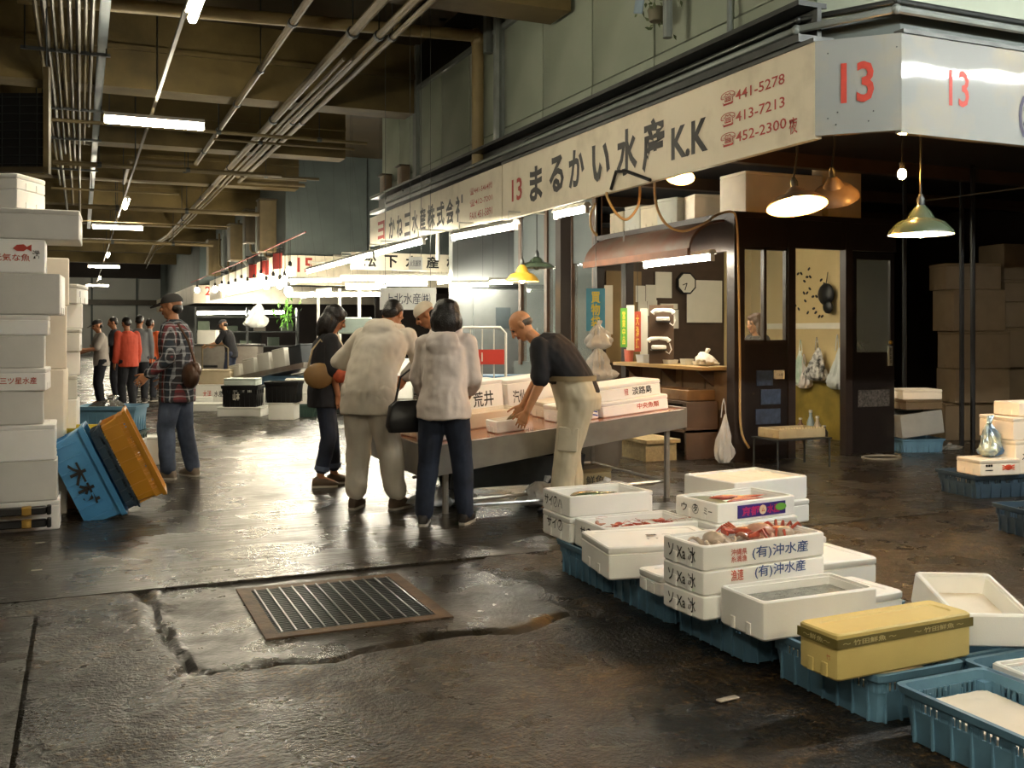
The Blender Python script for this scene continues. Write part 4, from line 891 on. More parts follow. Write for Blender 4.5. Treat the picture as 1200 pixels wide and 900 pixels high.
glass = M('window_glass', 'b8c4c0', .05, alpha=.18, spec=.5)
wn = struct(MB().bbox(BX + .06, 7.4, BY - .004, BY + .004, 1.34, 2.38).build('window_1', glass))
m = MB()
for x in (BX + .07, 7.08, 7.385): m.bbox(x - .018, x + .018, BY - .03, BY + .03, 1.32, 2.4)
for z in (1.33, 2.385): m.bbox(BX + .07, 7.39, BY - .03, BY + .03, z - .02, z + .02)
m.build('window_frame', dkwood, wn)
for i, (px, py, w_) in enumerate(((896, 443, .22), (903, 465, .27), (900, 488, .34))):
    p = PYY(px, py, BY - .04); MB().box((0, 0, 0), (w_, .012, .17)).build('blue_poster', M('dim_blue_poster', '3c4b63', .5, var=.5, scale=14), fw, p)
p = PYY(913, 439, BY - .05); MB().rbox((0, 0, 0), (.13, .012, .1), .02).build('small_notice', paper, fw, p); text('ご注意', ink, fw, (p.x, p.y - .01, p.z), FRONT, w=.09, h=.03)
# open door leaf
dl = struct(MB().bbox(8.34, 8.98, BY - .03, BY + .01, 0, 2.4).build('door_1', M('door_black', '1d1714')))
dl.data.clear_geometry(); m = MB().bbox(8.34, 8.98, BY - .03, BY + .01, 0, 1.2)
for a in ((8.34, 8.40, 1.2, 2.38), (8.92, 8.98, 1.2, 2.38), (8.4, 8.92, 2.3, 2.38)): m.bbox(a[0], a[1], BY - .03, BY + .01, a[2], a[3])
me = m.mesh(); dl.data = me; me.materials.append(M('door_black', '1d1714'))
MB().bbox(8.4, 8.92, BY - .012, BY - .006, 1.2, 2.3).build('pane', glass, dl); MB().bbox(8.42, 8.9, BY - .034, BY - .03, .55, .75).build('worn_patch', M('worn', '5b5650', .7, var=.8, scale=40), dl)
p = PYY(1043, 417, BY - .045); MB().rbox((0, 0, 0), (.07, .02, .24), .008).build('lock_plate', M('pale_plate', 'a9aa9f', .3, .4), dl, p); text('開放厳禁', ink, dl, (p.x, p.y - .013, p.z), frame((0, 0, -1), (0, -1, 0)), w=.18, h=.035)
MB().ell((0, 0, 0), (.025, .025, .025), n=8, m=6).build('knob', M('brass', 'a8843e', .3, .8), dl, p + Vector((0, -.01, .16)))
# counter
c = thing('counter', 'pale wooden counter ledge at the booth window', 'counter', (6.4, 9.4, 1.006))
MB().rbox((.22, 1.02, .02), (.46, 2.05, .045), .01).build('top', M('pale_wood', 'b08f5c', .4, var=.2, scale=3), c)
for y in (.2, 1.0, 1.85): MB().prism([(.29, 0), (.29, -.2), (.05, 0)], y, y + .03, T=Matrix(((1, 0, 0, 0), (0, 0, 1, 0), (0, 1, 0, 0), (0, 0, 0, 1)))).build('bracket', brown, c)
s2 = thing('low_shelf', 'brown wooden shelf below the booth counter', 'shelf', (6.25, 9.5, 0))
MB().bbox(0, .42, 0, 2.2, .62, .65).build('shelf_board', brown, s2); MB().bbox(0, .42, 0, 2.2, .3, .33).build('shelf_board', brown, s2)
for y in (0, 2.16): MB().bbox(0, .42, y, y + .04, 0, .62).build('upright', brown, s2)
straw = M('straw_mat', 'a8946a', .8, var=.35, scale=20, bump=.5)
for i in range(4): tag(MB().tube([(6.48, 9.62 + i * .52, .40), (6.48, 10.05 + i * .52, .40)], .065, 8).tube([(6.36, 9.64 + i * .52, .40), (6.36, 10.0 + i * .52, .40)], .06, 8).build('straw_roll', straw), 'rolled straw mat on the low shelf, %s from the booth corner' % ('first', 'second', 'third', 'fourth')[i], 'mat', 'straw mats on the low shelf')
for i in range(3): foam_box('wooden fish tray under the counter, %s' % ('nearest the corner', 'middle one', 'farthest')[i], (6.5, 9.85 + i * .7, .655), .38, .55, .12, 0, False, M('tray_wood', '8c6a45', .6, var=.3), name='wooden_tray')
tag(MB().bbox(5.75, 6.15, 9.55, 11.6, 0, .2).bbox(5.73, 6.17, 9.5, 11.65, .2, .24).build('low_bench', straw), 'low straw-coloured bench on the floor under the shelf', 'bench')
# awning over the window
aw = thing('awning', 'stained curved metal awning over the booth window', 'awning', (BX, 9.35, 2.35))
prof = [(-.02 - .5 * math.sin(a), .36 * math.cos(a)) for a in [i * math.pi / 16 for i in range(9)]]
m = MB(); m.loft([[(x, y, z) for x, z in prof] + [(x + .02, y, z - .02) for x, z in reversed(prof)] for y in (0, 2.5)]); m.build('hood', M('rust_hood', '5a5045', .55, .3, var=.5, scale=4, col2='5e3524'), aw)
MB().bbox(-.54, -.5, 0, 2.5, -.06, .02).build('lip', M('rust_lip', '7a4a2c', .6, var=.3), aw)
tube_light((6.45, 9.3, 2.27), (6.45, 10.72, 2.27), 'tube under the awning of the booth window', top=None)
# window side partition further on
wg = struct(MB().bbox(BX, BX + .06, 12.45, 15.4, 0, .95).build('wall_stall_partition', wall_grey))
MB().bbox(BX, BX + .06, 12.45, 15.4, 2.45, 3.4).build('upper_wall', wall_grey, wg)
for i, y in enumerate((12.5, 13.25, 14.1, 15.1)): MB().bbox(BX - .03, BX + .08, y - .05, y + .05, .9, 3.4).build('mullion', M('brown_mullion', '5b4330', .5), wg)
MB().bbox(BX + .02, BX + .03, 12.55, 15.05, .95, 2.45).build('pane', glass, wg)
struct(MB().bbox(9.6, 9.7, 12.6, 17.6, 0, 3.4).build('wall_stall_side', M('cold_room', '9ea3a3')))
struct(MB().bbox(6.0, 6.16, 12.2, 12.36, 0, 3.45).build('trim_9', wall_dark))
# booth interior and its window things
tube_light((7.3, 10.4, 2.645), (8.5, 10.4, 2.645), 'tube on the booth ceiling seen through the glass', E_('booth_tube', 'fff0d0', TUBE_E * .35), top=None)
def wallitem(px0, py0, px1, py1, Y, nm, mat, par, th=.012):
    a, b = PYY(px0, py1, Y), PYY(px1, py0, Y); return MB().box((0, 0, 0), (b.x - a.x, th, b.z - a.z)).build(nm, mat, par, (a + b) / 2)
YE = BY2 - .015
MB().bbox(BX + .08, 7.35, YE - .01, YE, 1.0, 2.3).build('pale_board', M('ply', '8a7048', .6, var=.15), we)
for i, (a, lb) in enumerate((((745, 335, 756, 354), 'upper left paper slip on the booth wall'), ((757, 334, 769, 353), 'upper right paper slip on the booth wall'), ((748, 353, 758, 370), 'lower left paper slip on the booth wall'), ((759, 352, 770, 370), 'lower right paper slip on the booth wall'),
                             ((768, 319, 787, 349), 'cream notice sheet left of the clock'), ((774, 356, 794, 362), 'narrow label below the cream notice'), ((779, 363, 795, 385), 'pale sheet below the narrow label'), ((805, 329, 846, 378), 'large pale calendar right of the clock'))):
    tag(wallitem(*a, YE - .012 - .002 * i, 'paper_sheet', paper, None), lb, 'paper')
p = PYY(804, 332, YE - .03); t = thing('wall_clock', 'octagonal wall clock in the booth', 'clock', p)
TT = FRONT.to_4x4(); oc = lambda r: [(r * math.cos(R_(22.5 + 45 * i)), r * math.sin(R_(22.5 + 45 * i))) for i in range(8)]
MB().prism(oc(.17), -.02, .02, T=TT).build('rim', black, t); MB().prism(oc(.145), .02, .024, T=TT).build('dial', paper, t)
for a, L in ((200, .08), (250, .11)): MB().box((L / 2, 0, .027), (L, .012, .004), T=TT @ Matrix.Rotation(R_(a), 4, 'Z')).build('hand', ink, t)
def phone(px, py, d, lb, rz):
    p = PD(px, py, d); t = thing('telephone', lb, 'telephone', p, rz); wp = M('phone_white', 'dcdad2', .35)
    MB().rbox((0, 0, -.05), (.16, .2, .05), .02).build('base', wp, t)
    m = MB().tube([(-.13, 0, .02), (-.1, 0, .05), (0, 0, .06), (.1, 0, .05), (.13, 0, .02)], [.03, .026, .02, .026, .03], 8); m.build('handset', wp, t)
    MB().tube([(.13, 0, 0), (.15, -.02, -.08), (.12, -.04, -.13), (.08, -.03, -.1)], .007, 5).build('cord', wp, t)
    MB().bbox(-.09, .09, -.06, .1, -.09, -.075).build('bracket', dk_steel, t)
    return t
phone(777, 369, 12.1, 'upper white telephone hanging in the booth window', -.6); phone(772, 402, 12.1, 'lower white telephone hanging in the booth window', -.4)
pb = PD(775, 385, 12.22); tag(MB().box((0, 0, .36), (.3, .03, .72)).build('phone_board', brown, None, (pb.x, pb.y, 1.05), (0, 0, -.5)), 'narrow brown upright board carrying the telephones', 'board')
random.seed(21)
for i, (px, w_, h, mt, lb) in enumerate(((737, .1, .16, 'c96d5a', 'clear tub of pink leaflets on the counter'), (757, .2, .1, 'c9cdd2', 'grey plastic basket on the counter'), (785, .16, .05, 'd8d6ce', 'white tray on the counter under the telephones'), (805, .13, .07, 'b9bcb4', 'stapler case on the counter'), (822, .16, .05, 'e0dccf', 'pile of slips on the counter'))):
    p = PXX(px, 430, 6.62); t = thing('counter_item', lb, 'container', (6.62, p.y, 1.05))
    m = MB(); m.loft([[(x, y, z) for x, y in rrect(w_ * k, w_ * k, .01)] for k, z in ((.85, 0), (1, h), (.93, h), (.8, .01))]); m.build('tub', M('ci%d' % i, mt, .4), t)
    MB().rbox((0, 0, h * .55), (w_ * .6, w_ * .5, h * .8), .008).build('contents', paper, t)
bag('crumpled white paper bundle at the corner end of the counter', (6.6, 9.62, 1.052), (.13, .13, .16), M('white_wrap', 'd9d4c6', .6, bump=.6), 9, name='paper_bundle', cat='paper')
# vertical pennants
for px0, py0, px1, py1, d, c1, c2, s_, lb in ((687, 338, 709, 388, 11.6, '3f8fae', 'd8c53a', '買物袋', 'blue hanging poster with yellow letters by the booth'), (727, 361, 735, 407, 12.6, '5fa33e', 'e8d84a', '営業中品', 'narrow green and yellow pennant at the counter'),
                                       (743, 365, 751, 412, 12.9, 'b5452e', 'e0b04a', '大漁旗', 'narrow red paper charm hanging at the counter')):
    a, b = PD(px0, py1, d), PD(px1, py0, d); L = math.hypot(b.x - a.x, b.y - a.y); H = b.z - a.z
    t = thing('hanging_pennant', lb, 'poster', ((a.x + b.x) / 2, (a.y + b.y) / 2, a.z), -YAW - .1)
    MB().box((0, 0, H / 2), (L, .01, H)).build('sheet', M('pen_' + c1, c1, .4, var=.15), t)
    text('\n'.join(s_), M('pent_' + c2, c2, .4), t, (0, -.008, H / 2), FRONT, w=L * .5, h=H * .85, bold=.02)
    MB().tube([(0, 0, H), (0, 0, (3.45 if px0 == 687 else 2.72) - a.z)], .004, 4).build('string', dk_steel, t); MB().box((.5 * L + .04, .03, H * .5), (.1, .01, H * 1.15)).build('backing', paper, t)
pb = PD(703, 446, 10.8); bag('upper crumpled clear plastic sack by the dark pillar', pb + Vector((-.02, .0, .34)), (.15, .13, .26), poly, 12); bag('lower clear plastic sack of wrappings beside the pillar', pb, (.16, .15, .36), poly, 13)
tag(MB().lathe([(.2, 0), (.24, .1), (.24, pb.z - .04), (.25, pb.z - .02), (.22, pb.z)], 16, cap0=True, cap1=True).build('plastic_drum', M('drum', '6f6a60', .5), None, (pb.x, pb.y, 0)), 'grey drum under the plastic sacks by the pillar', 'drum')
bag('clear plastic bag hanging below the counter corner', PD(848, 542, 10.7), (.11, .08, .52), poly, 14, hang=True)
# roof of the booth: stored boxes
z = BZ + .061
foam_box('large cream foam box on the booth roof beside the small lamp', (7.2, 10.4, z), .62, .46, .34, R_(-12), True, foam_w); foam_box('biggest foam box on the booth roof at the corner', (7.42, 9.5, z), 1.1, .5, .48, 0, True, foam_w)
foam_box('tall cream panel box on the booth roof at the right', (8.3, 9.4, z), .5, .3, .62, 0, True, M('panel_cream', 'dcc7a2', .6))
for i in range(4): foam_box('paper carton on the booth roof, %s from the pillar' % ('first', 'second', 'third', 'fourth')[i], (6.9, 12.0 - i * .42, z), .3, .36, .3 + .04 * (i % 2), R_(4 * i), True, M('carton_%d' % (i % 2), ('b8ad95', 'a5a59a')[i % 2], .7), name='carton')
# inside the doorway
def hang(lb, px, py0, py1, w_, mat, seed, d=13.2, nm='shopping_bag', marks=None):
    a = PXX(px, py1, BX2 - .12); b = PXX(px, py0, BX2 - .12); H = (b.z - a.z) / 1.32; return bag(lb, a, (.09, w_, H), mat, seed, 0, True, nm)
hang('green and white carrier bag hanging in the doorway', 938, 398, 452, .12, M('green_bag', '4b8a5a', .5, var=.6, col2='c9cdc4', scale=3), 31); hang('white carrier bag hanging in the doorway below the green one', 942, 415, 455, .1, M('pinkish_bag', 'c7bdb4', .4), 34)
hang('black-and-white patterned tote hanging in the doorway', 957, 395, 446, .2, M('pattern_bag', 'dcd9cf', .6, col2='2b2a28', scale=16), 32); hang('pale grey carrier bag hanging in the doorway', 981, 392, 456, .16, M('pale_bag', 'b9bdb6', .4), 33)
p = PXX(968, 345, BX2 - .08); t = thing('hanging_hat', 'black cap and pouch hung on the doorway wall', 'hat', p)
MB().ell((0, 0, 0), (.06, .15, .15), n=12, m=8).build('crown', black, t); MB().ell((-.02, -.06, -.17), (.05, .09, .09), n=10, m=6).build('pouch', black, t); MB().tube([(0, 0, .14), (.03, 0, .3)], .006, 4).build('strap', black, t)
random.seed(4)
for k in range(26):
    y0_, z0_ = (10.75 + .25 * math.sin(k * 1.3) + .02 * k, 1.65 + .055 * (k % 13)); MB().ell((0, 0, 0), (.004, .035, .018), n=6, m=4).build('vine_leaf', ink, wc, (BX2 - .005, y0_ + .03 * (k % 2), z0_), (random.uniform(-1, 1), 0, 0))
MB().bbox(BX2 - .01, BX2 + .0, 10.3, BY2, 1.48, 1.56).build('white_strip', paper, wc); MB().bbox(BX2 - .03, BX2, 10.3, BY2, .0, .75).build('yellow_wainscot', M('ochre', '8f7a2e', .6, var=.3), wc)
for i, px in enumerate((945, 957, 965, 973)):
    p = PXX(px, 500, 9.0); h = (.28, .4, .33, .22)[i]; t = thing('bottle', 'small bottle on the floor of the doorway, %s from the left' % ('first', 'second', 'third', 'fourth')[i], 'bottle', (8.9, p.y, 0), 0, 'bottles in the doorway')
    MB().lathe([(.05, 0), (.05, h * .6), (.02, h * .8), (.02, h * .93)], 10, cap0=True).build('glass', M('bt%d' % i, ('7a5a44', '8fa0a8', 'b0a08a', '4a4440')[i], .3), t); MB().lathe([(.024, h * .92), (.024, h)], 8, cap1=True).build('cap', M('btc', 'c9c6bd', .4), t)
tag(wallitem(884, 315, 898, 370, BY2 - .04, 'price_list', M('list_paper', 'b9c4bb', .6), None), 'pale green price list on the booth wall behind the glass', 'paper'); tag(wallitem(899, 305, 912, 372, BY2 - .05, 'price_list', paper, None), 'white ruled list on the booth wall behind the glass', 'paper')
MB().bbox(8.78, BX2, BY2 - .03, BY2, .0, BZ).build('cream_board', cream, we)
# small folding table with tray before the booth
a = PZ(935, 570); t = thing('folding_stand', 'thin-legged metal stand before the booth door', 'stand', (7.0, 8.62, 0))
for x in (-.34, .34):
    for y in (-.2, .2): MB().tube([(x, y, 0), (x, y, .3)], .012, 6).build('leg', dk_steel, t)
MB().bbox(-.36, .36, -.22, .22, .3, .315).build('top', dk_steel, t)
q = foam_box('shallow pale tray with knobbly rim on the metal stand', (7.0, 8.62, .316), .62, .36, .1, 0, False, M('tray_cream', 'a89c7c', .6, var=.2), name='tray')
for i in range(16): MB().ell((0, 0, 0), (.012, .012, .012), n=6, m=4).build('rim_knob', M('knob_pale', 'c9b98f', .5), q, (-.28 + i * .037, -.165, .105))
heap('brown dregs in the shallow tray', (7.0, 8.62, .316), .56, .3, .06, M('dregs', '7a4a28', .5, var=.5, scale=12), 0, .01, 'dregs', 31)
q = PZ(1033, 537); t = thing('rope_coil', 'thin pale hose ring lying on the dark floor', 'hose', (q.x, q.y, .01)); MB().tube([(.24 * math.cos(2 * math.pi * i / 20), .17 * math.sin(2 * math.pi * i / 20), 0) for i in range(21)], .012, 6).build('ring', M('pale_hose', '8a8372', .5), t); MB().tube([(.24, 0, 0), (.34, .05, 0), (.4, .2, 0)], .012, 6).build('tail', M('pale_hose', '8a8372'), t)
# ---------------------------------------------------------------- tower of foam boxes at the left
YL = 8.0; G = 'foam boxes in the left towers'
dirty = M('foam_grey', 'd8d6ce', .55, var=.08, scale=5, bump=.15, bscale=200)
lev = [(70, 586, 626, .62, .45, 0, 1, 'lowest foam box of the left tower, behind the black fork handles'), (67, 539, 586, .62, .45, 0, 0, 'second foam box from the floor in the left tower'),
       (65, 497, 539, .62, .46, 0, 1, 'third foam box from the floor in the left tower'), (50, 458, 497, .58, .42, 2, 0, 'narrower box above the third one in the left tower'),
       (56, 431, 458, .6, .42, -3, 1, 'shallow foam box with red lettering in the left tower'), (52, 393, 431, .6, .42, 1, 0, 'plain foam box above the red-lettered shallow one'),
       (57, 369, 393, .6, .44, 0, 1, 'shallow foam box under the wide tilted one in the left tower'), (73, 321, 369, .75, .5, -3, 0, 'wide grey-white foam box halfway up the left tower'),
       (53, 281, 321, .6, .44, 0, 0, 'foam box printed with a red fish in the left tower'), (95, 247, 281, .95, .55, -2, 1, 'widest overhanging lid-like box near the top of the left tower')]
z = 0.
for i, (xr, y0, y1, L, W, rz, lid, lb) in enumerate(lev):
    a = PYY(xr, y1, YL); b = PYY(xr, y0, YL); z1 = b.z if i else b.z
    H = z1 - z
    mk = []
    if i == 4: mk = [('F', '三ツ星水産', red_ink, .12, H * .45, .24, H * .3)]
    if i == 8: mk = [('F', '元気な魚', red_ink, .08, H * .45, .24, H * .22), ('F', '港', ink, .24, H * .55, .05, H * .25)]
    o = foam_box(lb, (a.x - L / 2, YL + W / 2, z + .001), L, W, H - .002, R_(rz), bool(lid), (foam, dirty)[i % 2], mk, G)
    if i == 8: MB().prism([(.03, 0), (.055, .025), (.1, .03), (.12, .012), (.15, .03), (.15, -.02), (.12, -.004), (.1, -.02), (.055, -.02)], 0, .002, T=Matrix.Translation((.06, -W / 2 - .004, H * .72)) @ FRONT.to_4x4()).build('fish_emblem', M('red_fish_print', 'c23a26', .5), o)
    z = z1
a = PYY(61, 247, YL); H = PYY(61, 205, YL).z - z
foam_box('topmost lower foam box of the left tower, turned cornerwise', (a.x - .36, YL + .3, z + .001), .5, .38, H * .55, R_(-28), False, foam, (), G); foam_box('topmost lidded foam box of the left tower, turned cornerwise', (a.x - .36, YL + .3, z + .002 + H * .55), .5, .38, H * .45, R_(-28), True, foam, (), G)
# second tower behind it
z = 0.
for i, (xr, y0, lb) in enumerate(((92, 520, 'lowest'), (92, 468, 'second'), (90, 440, 'third'), (92, 412, 'fourth'), (95, 385, 'fifth'), (96, 356, 'sixth'), (98, 333, 'topmost'))):
    p = PYY(xr, y0, 9.2); H = p.z - z
    foam_box('%s foam box of the slimmer tower behind the left one' % lb, (p.x - .25, 9.42, z + .001), .5, .44, H - .002, R_((2, -3, 1, 4, -2, 2, -12)[i]), i % 2 == 0, (foam, dirty)[(i + 1) % 2], [('R', '■', ink, -.12, H * .5, .03, .05)] if i > 2 else (), G); z = p.z
z = 0
for i, (h, lb) in enumerate(((.55, 'bottom'), (.6, 'lower'), (.5, 'upper'), (.38, 'top'))):
    foam_box('%s yellowed foam box in the gap between the two left towers' % lb, (-.36, 8.82, z + .001), .5, .4, h - .002, R_((3, -4, 2, 8)[i]), False, foam_w, (), G); z += h
# black fork handles
for i, (y, lb) in enumerate(((598, 'upper'), (613, 'lower'))):
    b = PYY(60, y, 7.86); t = thing('pallet_fork', '%s black handle bar with a yellow band before the left tower' % lb, 'fork', (b.x - .9, 7.9, b.z - .02))
    MB().rbox((.44, 0, .02), (.86, .06, .055), .015).build('bar', black, t); MB().rbox((.74, 0, .02), (.07, .066, .06), .012).build('yellow_band', M('ochre_band', 'a98434', .5), t)
    MB().rbox((.885, 0, .02), (.03, .07, .065), .01).build('end_cap', black, t); MB().bbox(.0, .04, -.02, .02, -(b.z - .02), 0).build('support', black, t)
# tipped tubs
def tipped(lb, off, H, mat, L, W, slots, marks=()):
    base = PD(141, 601, 7.9); base.z = 0; th = R_(65)
    q = Euler((0, th, -.06)).to_matrix()
    p = base + q @ Vector((-L * .5, 0, off)); p.z += L * .0 + .02
    return crate(lb, p, L, W, H, 0, mat, slots, (0, th, -.06), marks=marks)
tipped('bright blue tub tipped on its end against the left tower, with black brush marks', -.24, .30, blue_tub, .74, .46, False, [('F', '木村', ink, .02, .12, .36, .12)])
tipped('slate-blue slotted crate tipped between the blue and the orange tubs', .075, .09, dk_blue, .7, .44, True)
tipped('orange slotted tub tipped outermost of the three leaning tubs', .17, .21, orange_tub, .72, .44, True)
z = 0
p = PD(133, 545, 10.6)
foam_box('foam box under the upright light-blue crate', (p.x + .0, p.y, 0), .6, .42, .3, R_(-20), True, dirty); crate('dark green crate under the upright light-blue one', (p.x, p.y, .302), .62, .42, .09, R_(-20), M('crate_green', '2f4a3f', .5))
crate('upright light-blue crate holding crumpled foil', (p.x - .02, p.y, .393), .64, .44, .27, R_(-20), M('tub_light_blue', '6f9fbd', .4))
foil = M('foil', 'c9cbc9', .2, .8, bump=1., bscale=14)
bag('crumpled silver foil in the light-blue crate', (p.x, p.y, .5), (.25, .15, .22), foil, 17, name='foil', cat='foil')
q = PZ(172, 545); foam_box('small foam box with scribbles on the floor behind the plaid man', (q.x, q.y + .15, 0), .32, .3, .3, R_(-10), True, foam, [('F', '魚', MK, 0, .12, .1, .1)])
q = PD(77, 500, 8.9); crate('yellow crate peeping out by the left tower', (.02, 9.0, .52), .4, .34, .14, R_(-20), M('crate_yellow', 'c9b43a', .4)); foam_box('brown wooden box under the yellow crate', (.02, 9.0, 0), .4, .36, .51, R_(-15), True, M('box_brown', '7a5230', .6, var=.3), name='wooden_box')
# ---------------------------------------------------------------- stack at the right edge
pr = PZ(1136, 583); G = 'boxes stacked at the right edge'
crate('slate crate under the pale boxes at the right edge', (pr.x + .38, pr.y + .1, 0), .78, .5, .2, R_(-8), dk_blue, True); crate('slate crate lying alone at the right edge', (6.38, 5.02, 0), .62, .42, .2, R_(-10), dk_blue, True)
zr = .202
bx1 = foam_box('pale box printed with a red crab at the right edge', (pr.x + .2, pr.y - .02, zr), .42, .3, .14, R_(-8), True, foam_w, [('F', '■■■', ink, -.12, .09, .07, .02), ('F', '―', ink, -.12, .05, .08, .008)], G)
MB().ell((0, 0, 0), (.04, .004, .025), n=10, m=6).build('crab_emblem', M('red_print', 'd04a2a', .5), bx1, (.08, -.152, .07))
for s_ in (-1, 1):
    for k in range(3): MB().box((0, 0, 0), (.035, .004, .008)).build('crab_emblem_leg', M('red_print', 'd04a2a'), bx1, (.08 + s_ * .045, -.152, .055 + k * .014), (0, s_ * (.3 - .3 * k), 0))
foam_box('lower big pale box at the right edge with a black scribble', (pr.x + .66, pr.y + .0, zr), .55, .42, .29, R_(-8), True, foam_w, [('F', 'メ女', MK, -.15, .16, .12, .08)], G); foam_box('upper big pale box at the right edge', (pr.x + .66, pr.y + .02, zr + .292), .56, .42, .2, R_(-8), True, foam_w, (), G)
foam_box('small open box on top of the right-edge stack', (pr.x + .72, pr.y + .05, zr + .494), .4, .3, .12, R_(-5), False, foam_w, (), G)
bag('shiny blue and silver plastic bag beside the right-edge boxes', (pr.x + .26, pr.y + .02, zr + .142), (.1, .08, .3), M('blue_foil', '2f6da8', .15, .5, var=.6, col2='b9bfa8', scale=9, bump=.8, bscale=20), 41)
q = PZ(1126, 574); tag(MB().rbox((0, 0, .06), (.2, .14, .12), .02).build('foam_block', foam_w, None, (q.x, q.y + .05, 0), (0, 0, .2)), 'small loose foam block on the floor by the right-edge crate', 'foam block')
# dim stacks at the back right
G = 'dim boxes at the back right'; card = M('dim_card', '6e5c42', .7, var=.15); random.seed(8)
for c, (px, d, n, L) in enumerate(((1135, 13.4, 5, .75), (1165, 13.8, 6, .8), (1195, 14.0, 6, .8))):
    p = PD(px, 500, d); z = 0
    for k in range(n):
        h = (.5, .45, .5, .55, .35, .3)[(k + c) % 6]
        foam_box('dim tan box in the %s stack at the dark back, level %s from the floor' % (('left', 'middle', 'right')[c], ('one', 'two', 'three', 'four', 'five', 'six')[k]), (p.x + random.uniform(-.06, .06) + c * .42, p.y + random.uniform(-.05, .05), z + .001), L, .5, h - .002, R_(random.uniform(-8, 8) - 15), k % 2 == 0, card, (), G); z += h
for k in range(5):
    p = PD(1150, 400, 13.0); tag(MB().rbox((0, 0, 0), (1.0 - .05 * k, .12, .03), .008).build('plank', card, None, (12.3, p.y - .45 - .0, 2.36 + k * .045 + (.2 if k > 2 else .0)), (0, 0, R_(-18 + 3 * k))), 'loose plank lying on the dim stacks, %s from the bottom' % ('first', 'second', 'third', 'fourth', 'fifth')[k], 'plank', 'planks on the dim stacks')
p = PZ(1072, 528); crate('dim blue crate under the tilted tub beyond the open door', (p.x, p.y, 0), .55, .4, .16, R_(-15), blue_crate)
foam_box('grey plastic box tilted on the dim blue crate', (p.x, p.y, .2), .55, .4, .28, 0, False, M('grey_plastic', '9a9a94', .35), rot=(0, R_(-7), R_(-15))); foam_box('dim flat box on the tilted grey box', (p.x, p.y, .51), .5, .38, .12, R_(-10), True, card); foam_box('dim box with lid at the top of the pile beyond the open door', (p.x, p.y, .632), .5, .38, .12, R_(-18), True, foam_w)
bag('white cloth lying on the dark floor beyond the door', (p.x + .5, p.y - .05, 0), (.2, .12, .05), M('grey_cloth', '8d8a80', .8), 44, name='cloth', cat='cloth')
t = thing('stair_rail', 'dark sloping stair rail behind the open booth door', 'rail', (9.3, 11.3, 0))
for q in (0, .6): MB().tube([(q * .1, q, 2.4), (2.2, q, 0.05)], .04, 6).build('stringer', black, t)
for k in range(8): MB().bbox(.25 + k * .26, .5 + k * .26, 0, .6, 2.1 - k * .28, 2.13 - k * .28).build('tread', dkwood, t)
for q in (0,): MB().tube([(.02, q, 2.3), (.02, q, 0)], .03, 6).build('post', black, t)
for i, (px, y0, y1, d) in enumerate(((1140, 210, 330, 12), (1127, 300, 440, 12.5), (1060, 240, 430, 12.8))):
    a = PD(px, y1, d); tag(MB().tube([(a.x, a.y, 0), (a.x, a.y, 3.45)], .03, 6).build('pole', black), 'dim vertical conduit in the dark storeroom, %s' % ('right', 'middle', 'nearest the door')[i], 'conduit')
a, b = PD(1085, 235, 9.5), PD(1215, 218, 8.5); tag(MB().tube([a, b], .008, 5).build('wire', dk_steel), 'thin sagging wire across the dark back right', 'wire')
# ---------------------------------------------------------------- far stalls
G = 'far foam boxes'; wpl = M('white_box_far', 'e6e4da', .5, var=.05)
def fpz(px, py): return PZ(px, py)
p = fpz(285, 487); foam_box('flat white box under the left black bin', (p.x, p.y, 0), .75, .5, .16, R_(-25), True, wpl); crate('left black bin standing on a white box in the far aisle', (p.x, p.y, .162), .62, .45, .36, R_(-25), black, True, marks=[('F', '山本', paper, -.05, .18, .12, .14)], name='black_bin')
foam_box('pale tray on the left black bin', (p.x, p.y, .525), .55, .4, .12, R_(-25), True, M('pale_green_tray', 'b9c2b8', .5))
p = fpz(333, 491); foam_box('tall white box under the right black bin', (p.x, p.y, 0), .42, .4, .28, R_(-25), True, wpl); crate('right black bin standing on a tall white box', (p.x, p.y, .282), .55, .42, .34, R_(-25), black, False, name='black_bin')
p = fpz(240, 481); foam_box('flat foam slab on the floor right of the plaid man', (p.x, p.y, 0), .75, .5, .14, R_(-15), True, wpl); foam_box('foam box with red and black print right of the plaid man', (p.x + .35, p.y + 1.2, 0), .7, .5, .42, R_(-20), True, wpl, [('F', '大洋', red_ink, -.12, .24, .16, .14), ('F', '水産物', ink, .14, .24, .25, .12)])
foam_box('foam box lying behind the flat slab', (p.x - .1, p.y + .9, 0), .6, .45, .2, R_(10), True, wpl); foam_box('carton standing on the printed foam box', (p.x + .35, p.y + 1.2, .422), .6, .45, .28, R_(-18), True, M('far_carton', 'b9a98a', .7), name='carton')
foam_box('foam box between the two black bins', fpz(312, 482) + Vector((0, .6, 0)), .6, .45, .38, R_(-20), True, wpl)
foam_box('foam box right of the black bins', fpz(360, 484) + Vector((0, .4, 0)), .8, .5, .34, R_(-20), True, wpl); foam_box('upper foam box right of the black bins', fpz(360, 484) + Vector((0, .4, .342)), .6, .45, .25, R_(-14), True, wpl)
crate('dark crate on the floor beside the tall white box', fpz(348, 489) + Vector((.15, .1, 0)), .4, .35, .2, R_(-20), M('crate_green', '2f4a3f'))
